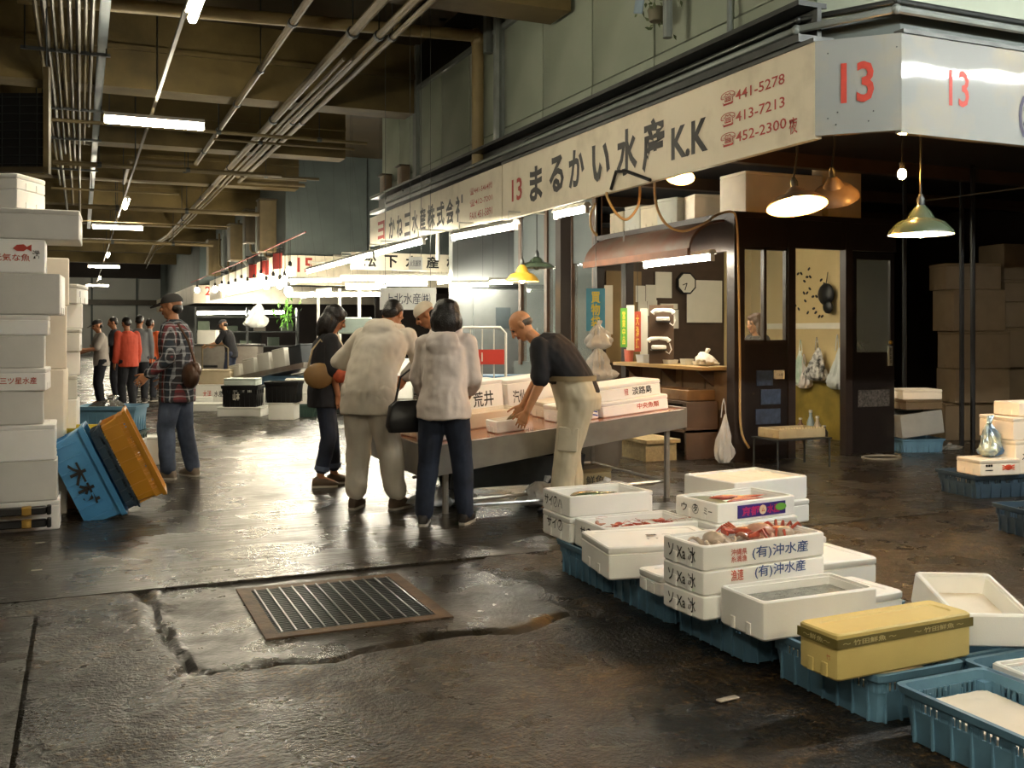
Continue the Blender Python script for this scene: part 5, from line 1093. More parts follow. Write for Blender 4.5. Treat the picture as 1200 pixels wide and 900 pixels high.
# sloping far counter with boxes
def zc(px): return None
a, b = PD(275, 444, 20), PD(372, 424, 18.5); c = (a + b) / 2; L = (b - a).length; sl = math.asin((b.z - a.z) / L); rz = math.atan2(b.y - a.y, b.x - a.x)
t = thing('far_counter', 'sloping white counter loaded with foam boxes in the stall beyond', 'counter', (c.x, c.y, 0), rz)
m = MB(); dz = (b.z - a.z); hl = L / 2
m.loft([[(-hl, -.35, a.z - .1), (-hl, .35, a.z - .1), (-hl, .35, a.z), (-hl, -.35, a.z)], [(hl, -.35, b.z - .1), (hl, .35, b.z - .1), (hl, .35, b.z), (hl, -.35, b.z)]]); m.build('top', galv, t)
for x in (-hl * .8, hl * .8): MB().box((x, 0, a.z / 2), (.08, .5, a.z - .05)).build('leg', dk_steel, t)
MB().bbox(-.2, hl * .7, -.2, .3, 0, .6).build('blue_bin', M('wainscot_blue', '5f88ad'), t)
ey = Vector((math.cos(rz), math.sin(rz), 0))
for i, (u, l, h, nm) in enumerate(((-.76, .34, .24, 'leftmost'), (-.38, .36, .3, 'second'), (.0, .36, .34, 'middle'), (.38, .36, .36, 'fourth'), (.78, .36, .36, 'rightmost'))):
    q = c + ey * (u * hl * .95); q.z = c.z + u * .95 * dz / 2 + .003
    foam_box('%s foam box on the sloping far counter' % nm, q, l, .5, h, 0, i != 2, wpl if i < 4 else M('dark_tray', '3b4044', .5), (), G, rot=(0, -math.asin(dz / L), rz))
# cart and shelving
p = fpz(250, 468); t = thing('steel_cart', 'grey steel cabinet cart in the far stall', 'cart', (p.x + .9, p.y + 5.2, 0), -.4)
MB().rbox((0, 0, .62), (1.9, .6, .9), .03).build('body', galv, t); MB().bbox(-1, 1, -.32, .32, 1.07, 1.11).build('top', steel, t)
for x in (-.8, .8): MB().lathe([(.08, -.03), (.08, .03)], 10, T=Matrix.Translation((x, -.25, .08)) @ Matrix.Rotation(R_(90), 4, 'X'), cap0=True, cap1=True).build('wheel', black, t)
for x in (-.5, .4): MB().bbox(x, x + .4, -.31, -.3, .5, .56).build('handle', black, t)
foam_box('white cube box on the steel cart', (p.x + .5, p.y + 5.35, 1.112), .48, .42, .36, R_(-20), True, wpl)
t = thing('hand_trolley', 'tubular hand trolley before the steel cart', 'trolley', (p.x + .3, p.y + 2.2, 0), -.4)
MB().tube([(-.3, 0, .1), (-.3, 0, 1.05), (-.2, 0, 1.12), (.2, 0, 1.12), (.3, 0, 1.05), (.3, 0, .1)], .02, 6).build('frame', tan, t); MB().bbox(-.35, .35, -.5, .05, .1, .14).build('bed', dk_steel, t)
for x in (-.3, .3): MB().lathe([(.07, -.02), (.07, .02)], 10, T=Matrix.Translation((x, -.1, .07)) @ Matrix.Rotation(R_(90), 4, 'Y'), cap0=True, cap1=True).build('wheel', black, t)
sh = thing('far_shelf', 'dim metal shelving with trays under the sign numbered 22', 'shelf', (5.6, 41.5, 0), -.1)
for z in (.8, 1.4, 2.0): MB().bbox(-1.4, 2.6, -.3, .3, z, z + .05).build('shelf_board', dk_steel, sh)
for x in (-1.4, .6, 2.6): MB().bbox(x - .04, x + .04, -.3, .3, 0, 2.4).build('upright', dk_steel, sh)
random.seed(2)
for i in range(7): foam_box('dim tray on the far metal shelving, %s from the left' % 'first second third fourth fifth sixth seventh'.split()[i], (4.5 + .55 * i, 41.45, (1.452, .852)[i % 2]), .45, .4, random.uniform(.2, .4), -.1, True, M('ftray%d' % (i % 3), ('8fa08c', 'b3ada0', '6a7a6c')[i % 3], .6), (), 'trays on the far shelving')
# white glove-like bag and green garland under the far tubes
bag('white plastic bag hanging under the far tubes', PD(301, 384, 30), (.35, .2, .75), M('bright_poly', 'e4e6e2', .4, bump=.4), 51, hang=True)
t = thing('garland', 'green plastic garland at the end of the far tube', 'garland', PD(337, 368, 28)); random.seed(9); m = MB()
for k in range(50):
    q = Vector((random.gauss(0, .16), random.gauss(0, .16), random.uniform(-.4, .45))); m.add([(-.09, 0, 0), (0, .035, .03), (.1, 0, -.02), (0, -.035, .03)], [(0, 1, 2, 3)], 0, Matrix.Translation(q) @ Euler((random.uniform(-2, 2), random.uniform(-2, 2), random.uniform(0, 6))).to_matrix().to_4x4())
m.build('leaves', M('plastic_green', '5f9a35', .5, var=.3), t); MB().tube([(0, 0, -.45), (0, 0, 1.4)], .012, 5).build('stem', M('plastic_green', '5f9a35'), t)
# grid trolley with red plate, and scale in the lit stall
p = PD(565, 445, 13.5); t = thing('cage_trolley', 'white tubular cage trolley with a red plate before the cold-room door', 'trolley', (p.x, p.y, 0), -YAW)
MB().tube([(-.32, 0, .12), (-.32, 0, 1.42), (-.25, 0, 1.5), (.25, 0, 1.5), (.32, 0, 1.42), (.32, 0, .12)], .022, 6).build('frame', white_metal, t); MB().bbox(-.36, .36, -.05, .5, .12, .16).build('bed', dk_steel, t)
for x in (-.16, 0, .16): MB().tube([(x, 0, .2), (x, 0, 1.48)], .01, 5).build('bar', white_metal, t)
MB().bbox(-.3, .3, -.03, -.015, 1.0, 1.2).build('red_plate', M('red_plate', 'c2392b', .4), t); text('I', paper, t, (0, -.034, 1.1), FRONT, h=.12)
for x in (-.3, .3): MB().lathe([(.06, -.02), (.06, .02)], 10, T=Matrix.Translation((x, .2, .06)) @ Matrix.Rotation(R_(90), 4, 'Y'), cap0=True, cap1=True).build('wheel', black, t)
p = PD(415, 420, 18); t = thing('platform_scale', 'grey weighing machine on a stand behind the woman in black', 'scale', (p.x, p.y, 0), -YAW)
MB().bbox(-.4, .4, -.3, .3, 0, .9).build('stand', dk_steel, t); MB().rbox((0, 0, 1.0), (.7, .5, .12), .03).build('platform', galv, t); MB().tube([(0, .2, 1.05), (0, .2, 1.45)], .04, 8).build('column', galv, t); MB().rbox((0, .15, 1.55), (.6, .25, .3), .05).build('head', M('scale_head', '9aa8a0', .4), t)
foam_box('foam box on the grey floor behind the woman in black', fpz(382, 480) + Vector((.3, 1.4, 0)), .9, .5, .5, R_(-20), True, wpl); foam_box('tray stack behind the bent man in beige', fpz(440, 470) + Vector((.6, .8, 0)), .9, .5, .85, R_(-20), True, dirty)
p = PD(612, 432, 15.2); tag(MB().rbox((0, 0, .35), (1.2, .5, .7), .04).rbox((0, 0, .74), (1.3, .56, .08), .03).build('blue_tank', M('wainscot_blue', '5f88ad'), None, (p.x - .35, p.y + .2, 0), (0, 0, -YAW)), 'long blue tank before the cold room', 'tank')
# ---------------------------------------------------------------- people
def capsule(m, p0, p1, r0, r1, n=14):
    p0, p1 = Vector(p0), Vector(p1); d = p1 - p0; L = max(d.length, 1e-4); d = d / L
    pts, rr = [], []
    for i in range(4): a = math.pi / 2 * (1 - i / 4); pts.append(p0 - d * (r0 * math.sin(a) * .98 + 1e-4)); rr.append(max(r0 * math.cos(a), .001))
    for i in range(5): u = i / 4; pts.append(p0 + d * (L * u)); rr.append(r0 + (r1 - r0) * u)
    for i in range(4): a = math.pi / 2 * (i + 1) / 4; pts.append(p1 + d * (r1 * math.sin(a) * .98 + 1e-4)); rr.append(max(r1 * math.cos(a), .001))
    m.tube(pts, rr, n)
def rings(m, rs, n=20):
    """rs: (centre, rx, ry, right, fwd) elliptical rings"""
    lp = [[c + r * (rx * math.cos(2 * math.pi * k / n)) + f * (ry * math.sin(2 * math.pi * k / n)) for k in range(n)] for c, rx, ry, r, f in rs]
    m.loft(lp)
def solid(m, voxel, name, mats, parent, smooth=3, wrinkle=None, pick=None):
    me0 = m.mesh('tmp', 0); o = bpy.data.objects.new('tmp', me0); COL.objects.link(o)
    md = o.modifiers.new('r', 'REMESH'); md.mode = 'VOXEL'; md.voxel_size = voxel; md.adaptivity = 0
    if smooth: sm = o.modifiers.new('s', 'SMOOTH'); sm.factor = .5; sm.iterations = smooth
    dg = bpy.context.evaluated_depsgraph_get(); me = bpy.data.meshes.new_from_object(o.evaluated_get(dg))
    bpy.data.objects.remove(o); bpy.data.meshes.remove(me0); me.materials.clear()
    if wrinkle:
        amp, fr, st = wrinkle; ns = [v.normal.copy() for v in me.vertices]
        for v, nn in zip(me.vertices, ns):
            q = Vector((v.co.x * fr, v.co.y * fr, v.co.z * fr * st)); v.co += nn * (amp * (mnoise.noise(q) + .5 * mnoise.noise(q * 2.3)))
    for q in (mats if isinstance(mats, (list, tuple)) else [mats]): me.materials.append(q)
    if pick: me.polygons.foreach_set('material_index', [pick(p.center) for p in me.polygons])
    me.polygons.foreach_set('use_smooth', [True] * len(me.polygons))
    return link(name, me, None, parent)
skins = {k: M('skin_' + k, c, .45, var=.12, scale=20, sss=.1) for k, c in (('a', 'b98562'), ('b', 'c99672'), ('c', 'ad7652'), ('d', 'c68d62'))}
eye_m = M('eye_dark', '1c1512', .3); lip_m = M('lip', '9c5a48', .4)
hair_m = M('hair_black', '17120f', .35, var=.4, scale=30, bump=.6, bscale=90); hair_g = M('hair_grey', '6e655a', .5, var=.3, scale=40, bump=.5)
def ik(hip, ank, l1, l2, fwd):
    d = ank - hip; L = min(d.length, (l1 + l2) * .9995); a = (l1 * l1 - l2 * l2 + L * L) / (2 * L); hh = math.sqrt(max(l1 * l1 - a * a, 0)); u = d.normalized()
    f = (fwd - u * fwd.dot(u)).normalized(); return hip + u * a + f * hh
def person(label, p, rotz, h=1.7, lean=0., twist=0., roll=0., pitch=0., yaw=0., arms=None, feet=((-.1, 0, 0), (.1, 0, 0)), skin='a', girth=1., vox=.0065, cvox=.011,
           hair='short', hair_mat=None, top=None, trousers=None, shoes=None, sleeve=1., curl=(.5, .5), cuff=.07, female=False, boots=False, back=.0):
    k = h / 1.7; t = thing('person', label, 'person', p, rotz)
    X, Y_, Z = Vector((1, 0, 0)), Vector((0, 1, 0)), Vector((0, 0, 1))
    an = lambda a: Vector((math.sin(R_(roll)) * a / max(abs(lean), 1) if lean else math.sin(R_(roll)), math.sin(R_(a)), math.cos(R_(a)))).normalized()
    pel = Vector((0, -.16 * math.sin(R_(lean)) - back, .93 * k)); wai = pel + an(lean * .55) * .15 * k; che = wai + an(lean * .95) * .2 * k; nek = che + an(lean * 1.15) * .19 * k
    tw = Matrix.Rotation(R_(twist), 3, 'Z'); rt = tw @ X
    def fr(d, r): f = d.cross(r) * -1; f = r.cross(d) * -1; return f.normalized()
    ud = an(lean * 1.15); fwdU = ud.cross(rt).normalized() * -1; fwdU = rt.cross(ud).normalized() * -1
    if fwdU.y < 0 and abs(twist) < 80: fwdU = -fwdU
    sw = (.165 if female else .185) * k * (1 + (girth - 1) * .5)
    sh = {s: nek - ud * .045 * k + rt * (s * sw) for s in (-1, 1)}
    # head
    hd_dir = an(lean * .8 + pitch * .35); hq = Matrix.Rotation(R_(-yaw + twist), 3, 'Z') @ Matrix.Rotation(R_(-(lean * .5 + pitch)), 3, 'X')
    hc = nek + hd_dir * .165 * k + Vector((0, .02, 0)) * k
    HM = Matrix.Translation(hc) @ hq.to_4x4() @ Matrix.Scale(k, 4)
    H = lambda x, y, z: HM @ Vector((x, y, z))
    # arms and hands
    A = {}
    arms = arms or {}
    for s in (-1, 1):
        d1, d2 = arms.get(s, ((s * .16, -.02, -1), (s * .02, .18, -1)))
        e = sh[s] + Vector(d1).normalized() * .285 * k; w_ = e + Vector(d2).normalized() * .245 * k; A[s] = (e, w_, Vector(d2).normalized())
    m = MB()
    # torso, neck, head
    def torso(mm, e, hem=None, top_=True):
        F = lambda d: (d.cross(X)).normalized() * -1 if (d.cross(X)).y < 0 else d.cross(X).normalized()
        rs = []
        def add(c, rx, ry, d, r=X):
            f = r.cross(d).normalized(); f = f if f.y >= 0 else -f; rs.append((c, rx * k + e, ry * k + e, r, f))
        g = girth; d0, d1, d2, d3 = an(0), an(lean * .5), an(lean * .95), an(lean * 1.15)
        if hem is not None:
            add(pel - d0 * (hem * k), (.168 if hem > 0 else .156) * g + .004, (.125 if hem > 0 else .115) * g + .004, d0)
        else: add(pel - d0 * .1 * k, .13 * g, .1 * g, d0)
        (hem is not None and hem < 0) or add(pel, (.172 if female else .165) * g, .125 * g, d0); add(wai, (.138 if female else .152) * g, .112 * g, d1); add(che, (.15 if female else .168) * g, .122 * g, d2, rt)
        add(che.lerp(nek, .55), (.15 if female else .172) * g, .11 * g, d3, rt); add(nek - d3 * .03 * k, .1 * g, .075 * g, d3, rt); add(nek + d3 * .015 * k, .058, .058, d3, rt)
        rings(mm, rs)
    torso(m, 0.)
    capsule(m, nek - ud * .03 * k, hc - hd_dir * .04 * k, .056 * k, .05 * k)
    def ell(mm, c, r): mm.ell((0, 0, 0), r, n=18, m=14, T=None) if False else mm.lathe([(math.sin(math.pi * (i + .05) / 14.1), -math.cos(math.pi * (i + .05) / 14.1)) for i in range(15)], 18, 0, HM @ Matrix.Translation(c) @ Matrix.Diagonal((*r, 1)), True, True)
    ell(m, (0, -.012, .028), (.074, .092, .088)); ell(m, (0, .01, -.03), (.062, .075, .082)); ell(m, (0, .045, -.085), (.036, .036, .03)); ell(m, (0, .05, .02), (.058, .04, .05))
    capsule(m, H(0, .088, .015), H(0, .108, -.022), .009 * k, .0145 * k, 8)
    for s in (-1, 1):
        ell(m, (s * .077, -.01, -.005), (.01, .022, .034)); ell(m, (s * .028, .085, -.022), (.02, .012, .016))
        ell(m, (s * .032, .08, .03), (.024, .013, .008))
    ell(m, (0, .088, -.05), (.023, .011, .0065)); ell(m, (0, .085, -.063), (.02, .011, .007))
    for s in (-1, 1):
        e, w_, d2 = A[s]
        capsule(m, sh[s], e, .05 * k * girth, .041 * k); capsule(m, e, w_, .041 * k, .027 * k)
        # hand: palm and five fingers
        side = Vector((0, 1, 0)) if abs(d2.y) < .8 else Vector((0, 0, 1)); pn = d2.cross(side).normalized() * s; wd = pn.cross(d2).normalized() * 1.0     # pn: palm normal (inward), wd: across the palm (thumb side)
        if pn.x * s > 0: pn = -pn
        wd = side - d2 * side.dot(d2); wd.normalize()
        pc = w_ + d2 * .085 * k; cl = curl[0 if s < 0 else 1]
        for q in (-1, -.33, .33, 1): capsule(m, w_ + d2 * .012 * k + wd * q * .014 * k, pc + wd * q * .033 * k, .016 * k, .0125 * k, 8)
        for i, (q, L) in enumerate(((1.05, .07), (.36, .08), (-.34, .074), (-1.05, .058))):
            b0 = pc + wd * q * .031 * k; dirn = (d2 + wd * q * .05).normalized(); r = .0082 * k
            for j, f in enumerate((.45, .32, .26)):
                b1 = b0 + dirn * L * f * k; capsule(m, b0, b1, r, r * .93, 7); b0 = b1; r *= .93
                dirn = (dirn * math.cos(cl * .9) + pn * math.sin(cl * .9)).normalized()
        b0 = w_ + d2 * .03 * k + wd * .03 * k; dirn = (d2 * .75 + wd * .6 + pn * .3).normalized(); r = .011 * k
        for f in (.042, .032, .026): b1 = b0 + dirn * f * k; capsule(m, b0, b1, r, r * .92, 7); b0 = b1; r *= .92; dirn = (dirn + d2 * .3 + pn * .2).normalized()
    # legs
    LEG = {}
    for s, (fx, fy, fa) in zip((-1, 1), feet):
        hip = pel + Vector((s * .088 * k, 0, -.04 * k)); ank = Vector((fx, fy, .085 * k)); fd = Matrix.Rotation(R_(fa), 3, 'Z') @ Vector((0, 1, 0)); kn = ik(hip, ank, .415 * k, .40 * k, fd); LEG[s] = (hip, kn, ank, fd)
        capsule(m, hip, kn, .082 * k * girth, .055 * k); capsule(m, kn, ank, .055 * k, .036 * k); capsule(m, ank, ank + fd * .13 * k - Vector((0, 0, .045 * k)), .036 * k, .026 * k); capsule(m, ank - Vector((0, 0, .03 * k)), ank - fd * .03 * k - Vector((0, 0, .045 * k)), .035 * k, .03 * k)
    HI = HM.inverted()
    def pick(c):
        q = HI @ c
        if q.y > .05 and abs(q.x) < .06:
            ax = abs(q.x)
            if abs(q.z - .008) < .0085 and .018 < ax < .046: return 1
            if abs(q.z - .032) < .005 and .014 < ax < .05: return 1
            if abs(q.z + .056) < .009 and ax < .023: return 2
        return 0
    solid(m, vox, 'body', [skins[skin], eye_m, lip_m], t, 2, None, pick)
    # clothing
    if top:
        m = MB(); ease = top.get('ease', .022); torso(m, ease, top.get('hem', .12))
        sf = top.get('sleeve', 1.)
        for s in (-1, 1):
            e, w_, d2 = A[s]; r0 = (.05 + ease * .55) * k + .006; r1 = .041 * k + ease * .6 + .004; r2 = .027 * k + ease * .6 + .008
            if sf <= .6: capsule(m, sh[s], sh[s].lerp(e, sf / .55), r0, r1 + .008)
            else:
                capsule(m, sh[s], e, r0, r1); u = (sf - .5) / .5; capsule(m, e, e.lerp(w_, min(1, u) * .93), r1, r1 + (r2 - r1) * u)
        if top.get('hood'):
            for i in range(11):
                a = math.pi * (-.1 + 1.2 * i / 10); c0 = nek + rt * (math.cos(a) * .105 * k) - fwdU * (math.sin(a) * .085 * k) + ud * (.035 - .05 * math.sin(a)) * k
                if i: capsule(m, prev, c0, .034 * k, .034 * k, 10)
                prev = c0
            rs = [(nek - fwdU * (.1 + o) * k - ud * u * k, w_ * k, d_ * k, rt, fwdU) for u, w_, d_, o in ((-.02, .1, .05, 0), (.04, .135, .06, .02), (.1, .13, .062, .025), (.15, .095, .05, .02), (.175, .05, .03, .01))]
            rings(m, rs)
        if top.get('collar'):
            for i in range(13):
                a = 2 * math.pi * i / 12; c0 = nek + rt * (math.cos(a) * .066 * k) + fwdU * (math.sin(a) * .066 * k) + ud * .03 * k
                if i: capsule(m, prev, c0, .014, .014, 8)
                prev = c0
        solid(m, cvox, top.get('name', 'shirt'), top['mat'], t, 3, top.get('wrinkle', (.007, 11, .6)))
        if top.get('cuffs'):
            for s in (-1, 1):
                e, w_, d2 = A[s]; MB().tube([e.lerp(w_, .84), e.lerp(w_, .94)], .027 * k + ease * .8 + .009, 12).build('cuff', top['cuffs'], t)
    if trousers:
        m = MB(); ee = trousers.get('ease', .02); g = girth; tk = .036 if top and top.get('hem', .1) < 0 else 0.
        rs = [(pel - Z * .12 * k, .13 * k * g + ee, .1 * k * g + ee, X, Y_), (pel - Z * .02, .168 * k * g + ee * .7, .125 * k * g + ee * .7, X, Y_), (wai + Z * .01, .15 * k * g + .008 + tk, .108 * k * g + .008 + tk, X, Y_)]
        rings(m, rs)
        for s in (-1, 1):
            hip, kn, ank, fd = LEG[s]; cz = trousers.get('cuff', .04); end = ank.lerp(kn, cz / .41)
            capsule(m, hip + Z * .02, kn, .085 * k * g + ee, .058 * k + ee); capsule(m, kn, end, .058 * k + ee, .045 * k + ee * trousers.get('flare', 1.))
        solid(m, cvox, 'trousers', trousers['mat'], t, 3, trousers.get('wrinkle', (.007, 12, .55)))
        if trousers.get('belt'):
            m = MB(); n = 24; lp = []
            for dz, e in ((-.02, .02 + tk), (-.02, .03 + tk), (.02, .03 + tk), (.02, .02 + tk)):
                c = wai + Z * (dz - .005); lp.append([c + X * ((.15 * k * g + e) * math.cos(6.2832 * i / n)) + Y_ * ((.108 * k * g + e) * math.sin(6.2832 * i / n)) for i in range(n)])
            m.loft(lp, False, False); m.build('belt', trousers['belt'], t)
        if trousers.get('rolled'):
            for s in (-1, 1):
                hip, kn, ank, fd = LEG[s]; u = trousers['cuff'] / .41; MB().tube([ank.lerp(kn, u - .05), ank.lerp(kn, u + .06)], .045 * k + ee + .008, 14).build('turn_up', trousers['rolled'], t)
    for s in (-1, 1):
        hip, kn, ank, fd = LEG[s]; sd = Vector((fd.y, -fd.x, 0)); lp = []; b = Vector((ank.x, ank.y, 0))
        for u, w_, z0, hh in ((-.075, .026, .012, .06), (-.06, .036, .006, .09), (-.02, .039, .004, .115), (.04, .04, .004, .095), (.1, .045, .004, .07), (.15, .04, .006, .055), (.178, .024, .012, .04)):
            c = b + fd * u * k; lp.append([c + sd * (w_ * k * math.copysign(abs(math.cos(a)) ** .6, math.cos(a))) + Z * ((z0 + (hh - z0) * (.5 + .5 * math.copysign(abs(math.sin(a)) ** .7, math.sin(a)))) * k) for a in [2 * math.pi * i / 12 for i in range(12)]])
        m = MB(); m.loft(lp)
        sh_o = m.build('boot' if boots else 'shoe', shoes or black, t)
        if boots: MB().tube([ank - Z * .03, ank.lerp(kn, .35), ank.lerp(kn, .8)], [.05 * k, .055 * k, .068 * k], 14).build('boot_shaft', shoes or black, t)
        m = MB(); m.loft([[q + sd * 0 for q in [b + fd * (u * k) + sd * (w_ * k) + Z * z for u, w_ in ((-.08, .022), (-.05, .04), (.06, .042), (.12, .048), (.17, .032), (.17, -.032), (.12, -.048), (.06, -.042), (-.05, -.04), (-.08, -.022))]] for z in (.0, .018)]); m.build('sole', M('sole_pale', 'b9b2a4', .6) if not boots else black, sh_o)
    # hair and hats
    hm = hair_mat or hair_m; m = MB()
    if hair == 'short': ell(m, (0, -.022, .036), (.08, .092, .088)); ell(m, (0, -.06, -.01), (.07, .05, .06))
    if hair == 'bob':
        ell(m, (0, -.03, .04), (.108, .11, .1)); ell(m, (0, -.055, -.04), (.125, .09, .135)); ell(m, (-.085, -.015, -.06), (.04, .06, .1)); ell(m, (.085, -.015, -.06), (.04, .06, .1)); ell(m, (0, .045, .085), (.06, .045, .03))
    if hair == 'long':
        ell(m, (0, -.03, .04), (.1, .112, .1)); ell(m, (0, -.06, -.06), (.105, .085, .16)); ell(m, (-.066, -.005, -.06), (.026, .045, .12)); ell(m, (.066, -.005, -.06), (.026, .045, .12)); ell(m, (0, .04, .085), (.06, .045, .032)); ell(m, (0, -.07, -.15), (.07, .045, .08))
    if hair == 'fringe': ell(m, (0, -.06, -.015), (.076, .042, .032)); ell(m, (-.06, -.035, -.005), (.019, .04, .025)); ell(m, (.06, -.035, -.005), (.019, .04, .025))
    if hair in ('cap', 'whitecap'): ell(m, (0, -.05, -.02), (.074, .055, .055))
    solid(m, .009, 'hair', hm, t, 2, (.006 if hair in ('bob', 'long') else .002, 30, .35))
    if hair in ('cap', 'whitecap'):
        cm = top.get('capmat', M('cap_dark', '2a2826', .7)); c = MB()
        c.lathe([(math.cos(a) * 1., math.sin(a)) for a in [math.pi / 2 * i / 7 for i in range(8)]][::-1] + [(1.0, -.12)], 18, 0, HM @ Matrix.Translation((0, -.012, .045)) @ Matrix.Diagonal((.088, .106, .085, 1)), True, False)
        cp = c.build('cap', cm, t)
        if hair == 'cap':
            c = MB(); out = [(.078 * math.cos(a), .07 + .13 * math.sin(a)) for a in [math.pi * i / 10 for i in range(11)]]
            c.loft([[HM @ Vector((x, y, .04 - .25 * (y - .07) + dz)) for x, y in out] for dz in (0, .008)]); c.build('visor', cm, cp)
    t['_h'] = 0; del t['_h']
    return t, dict(H=H, HM=HM, nek=nek, che=che, wai=wai, pel=pel, sh=sh, A=A, LEG=LEG, k=k, ud=ud, fwd=fwdU, rt=rt)
def m_plaid():
    g = NT('plaid'); s = g.sep()
    def stripe(v, f, ph, lo):
        return g.math('GREATER_THAN', g.math('SINE', g.math('MULTIPLY_ADD', v, f, ph)), lo)
    warp = g.noise(6, 2); xx = g.math('ADD', g.math('MULTIPLY_ADD', s[1], .7, s[0]), g.math('MULTIPLY', warp, .05)); zz = g.math('ADD', s[2], g.math('MULTIPLY', warp, .04))
    c = g.mix(stripe(xx, 100, 0, .1), '2a2427', '1d2733'); c = g.mix(g.math('MULTIPLY', stripe(xx, 50, 1, .5), .8), c, '7a2a2c'); c = g.mix(g.math('MULTIPLY', stripe(xx, 100, 2.3, .8), .6), c, 'b9bcc0')
    c = g.mix(g.math('MULTIPLY', stripe(zz, 90, 0, .2), .5), c, '23282f'); c = g.mix(g.math('MULTIPLY', stripe(zz, 90, 2, .85), .4), c, 'b3b6ba')
    return g.out(c, .8)
def m_denim(name, a, b):
    g = NT(name); c = g.ramp(g.noise(5, 5), [(.3, a), (.7, b)]); return g.out(c, .85, g.bump(g.noise(300, 2), .3, .002))
denim = m_denim('denim', '2f3848', '5b667c'); denim_d = m_denim('denim_dark', '151a26', '262f42')
beige_cl = M('beige_cotton', 'd2c9b9', .85, var=.12, scale=5, bump=.2, bscale=14); jacket_w = M('offwhite_nylon', 'dccfc5', .6, var=.08, scale=5, bump=.25, bscale=16); khaki = M('khaki', 'c4baa0', .85, var=.12, scale=6, bump=.2, bscale=14)
blk_cl = M('black_cotton', '16151a', .85, var=.2, scale=6, bump=.15, bscale=20); shoe_d = M('shoe_dark', '2d2723', .6); shoe_b = M('shoe_brown', '5b4a3a', .6, var=.2); shoe_l = M('shoe_light', '8c7d6c', .6, var=.3)
# man in plaid shirt
p = PZ(207, 560); q, K = person('man in dark cap, plaid shirt and jeans looking left beside the leaning tubs', (p.x, p.y, 0), face_rot(207, -72), 1.76, 3, twist=0, pitch=6, arms={-1: ((-.28, -.12, -1), (-.05, .75, -.62)), 1: ((.25, .0, -1), (-.2, .55, -.8))}, feet=((-.1, .05, -12), (.12, -.12, -35)), skin='c', hair='cap', girth=1.06,
    top=dict(mat=m_plaid(), name='plaid_shirt', hem=.2, ease=.032, collar=True, capmat=M('cap_dark', '2a2826', .7)), trousers=dict(mat=denim, ease=.028, cuff=.02), shoes=shoe_l)
b = thing('shoulder_bag', 'brown leather bag on the hip of the man in the plaid shirt', 'bag', Vector((p.x, p.y, .9)) + Matrix.Rotation(face_rot(207, -72), 3, 'Z') @ Vector((-.2, -.2, 0)), face_rot(207, -72) + .6)
MB().ell((0, 0, .12), (.16, .075, .13), n=16, m=10).build('body', M('brown_leather', '5a4030', .35, var=.35, bump=.3, bscale=20), b); MB().ell((0, -.03, .17), (.15, .06, .09), n=16, m=8).build('flap', M('brown_leather', '4f382a'), b); MB().tube([(-.13, 0, .25), (-.1, .05, .45), (.0, .12, .62)], .012, 5).build('strap', M('brown_leather', '4f382a'), b)
# woman in black
p = PZ(382, 569); rz = face_rot(382, 82); q, K = person('woman in black top and rolled jeans with a cream scarf, looking down', (p.x, p.y, 0), rz, 1.63, 6, pitch=26, arms={1: ((.1, .02, -1), (-.02, .22, -1)), -1: ((-.1, .2, -1), (.1, .9, -.2))}, feet=((-.09, .09, 6), (.09, -.07, -6)), skin='c', hair='long', female=True,
    top=dict(mat=blk_cl, name='cardigan', hem=.16, ease=.034, sleeve=.55), trousers=dict(mat=denim_d, ease=.02, cuff=.1, rolled=denim), shoes=shoe_b)
m = MB(); f = K['fwd']
for s in (-1, 1): capsule(m, K['nek'] + K['rt'] * .05 * s + f * .05, K['che'] + f * .15 + K['rt'] * .045 * s, .03, .04); capsule(m, K['che'] + f * .15 + K['rt'] * .045 * s, K['pel'] + f * .16 + K['rt'] * .05 * s, .04, .035)
solid(m, .012, 'scarf', M('cream_scarf', 'cbbba5', .8, var=.1), q, 3, (.008, 14, .5))
wm = Matrix.Translation((p.x, p.y, 0)) @ Matrix.Rotation(rz, 4, 'Z')
b = thing('shoulder_bag', 'tan handbag on the shoulder of the woman in black', 'bag', wm @ Vector((.19, -.09, .92)), rz)
MB().ell((0, 0, .12), (.05, .14, .12), n=16, m=10).build('body', M('tan_leather', '8a6a3c', .5, var=.25), b); MB().tube([(0, -.1, .2), (-.02, -.06, .36), (-.07, .02, .45), (-.02, .1, .34), (0, .1, .2)], .01, 5).build('strap', M('strap_pale', '9c8a6a', .6), b)
b = thing('orange_pouch', 'orange patterned pouch at the elbow of the woman in black', 'pouch', wm @ Vector((.23, .1, .98)), rz); MB().ell((0, 0, .06), (.04, .07, .07), n=10, m=8).build('body', M('orange_cloth', 'b5502c', .7, var=.4, scale=20), b); MB().tube([(0, 0, .12), (-.02, -.03, .2)], .006, 4).build('string', dk_steel, b)
# bent man in beige
p = PZ(439, 597); rz = face_rot(443, 28); q, K = person('man in a beige hooded work suit bending over the table', (p.x, p.y, 0), rz, 1.78, 36, pitch=18, arms={-1: ((-.7, -.12, -.72), (.6, .75, -.3)), 1: ((.2, .55, -.9), (-.1, .8, -.6))}, feet=((-.17, -.02, 10), (.16, .08, -12)), skin='c', girth=1.14, hair='short',
    top=dict(mat=beige_cl, name='jacket', hem=.18, ease=.034, hood=True, wrinkle=(.012, 9, .7)), trousers=dict(mat=beige_cl, ease=.042, cuff=.07, flare=1.1, wrinkle=(.012, 9, .6)), shoes=shoe_b)
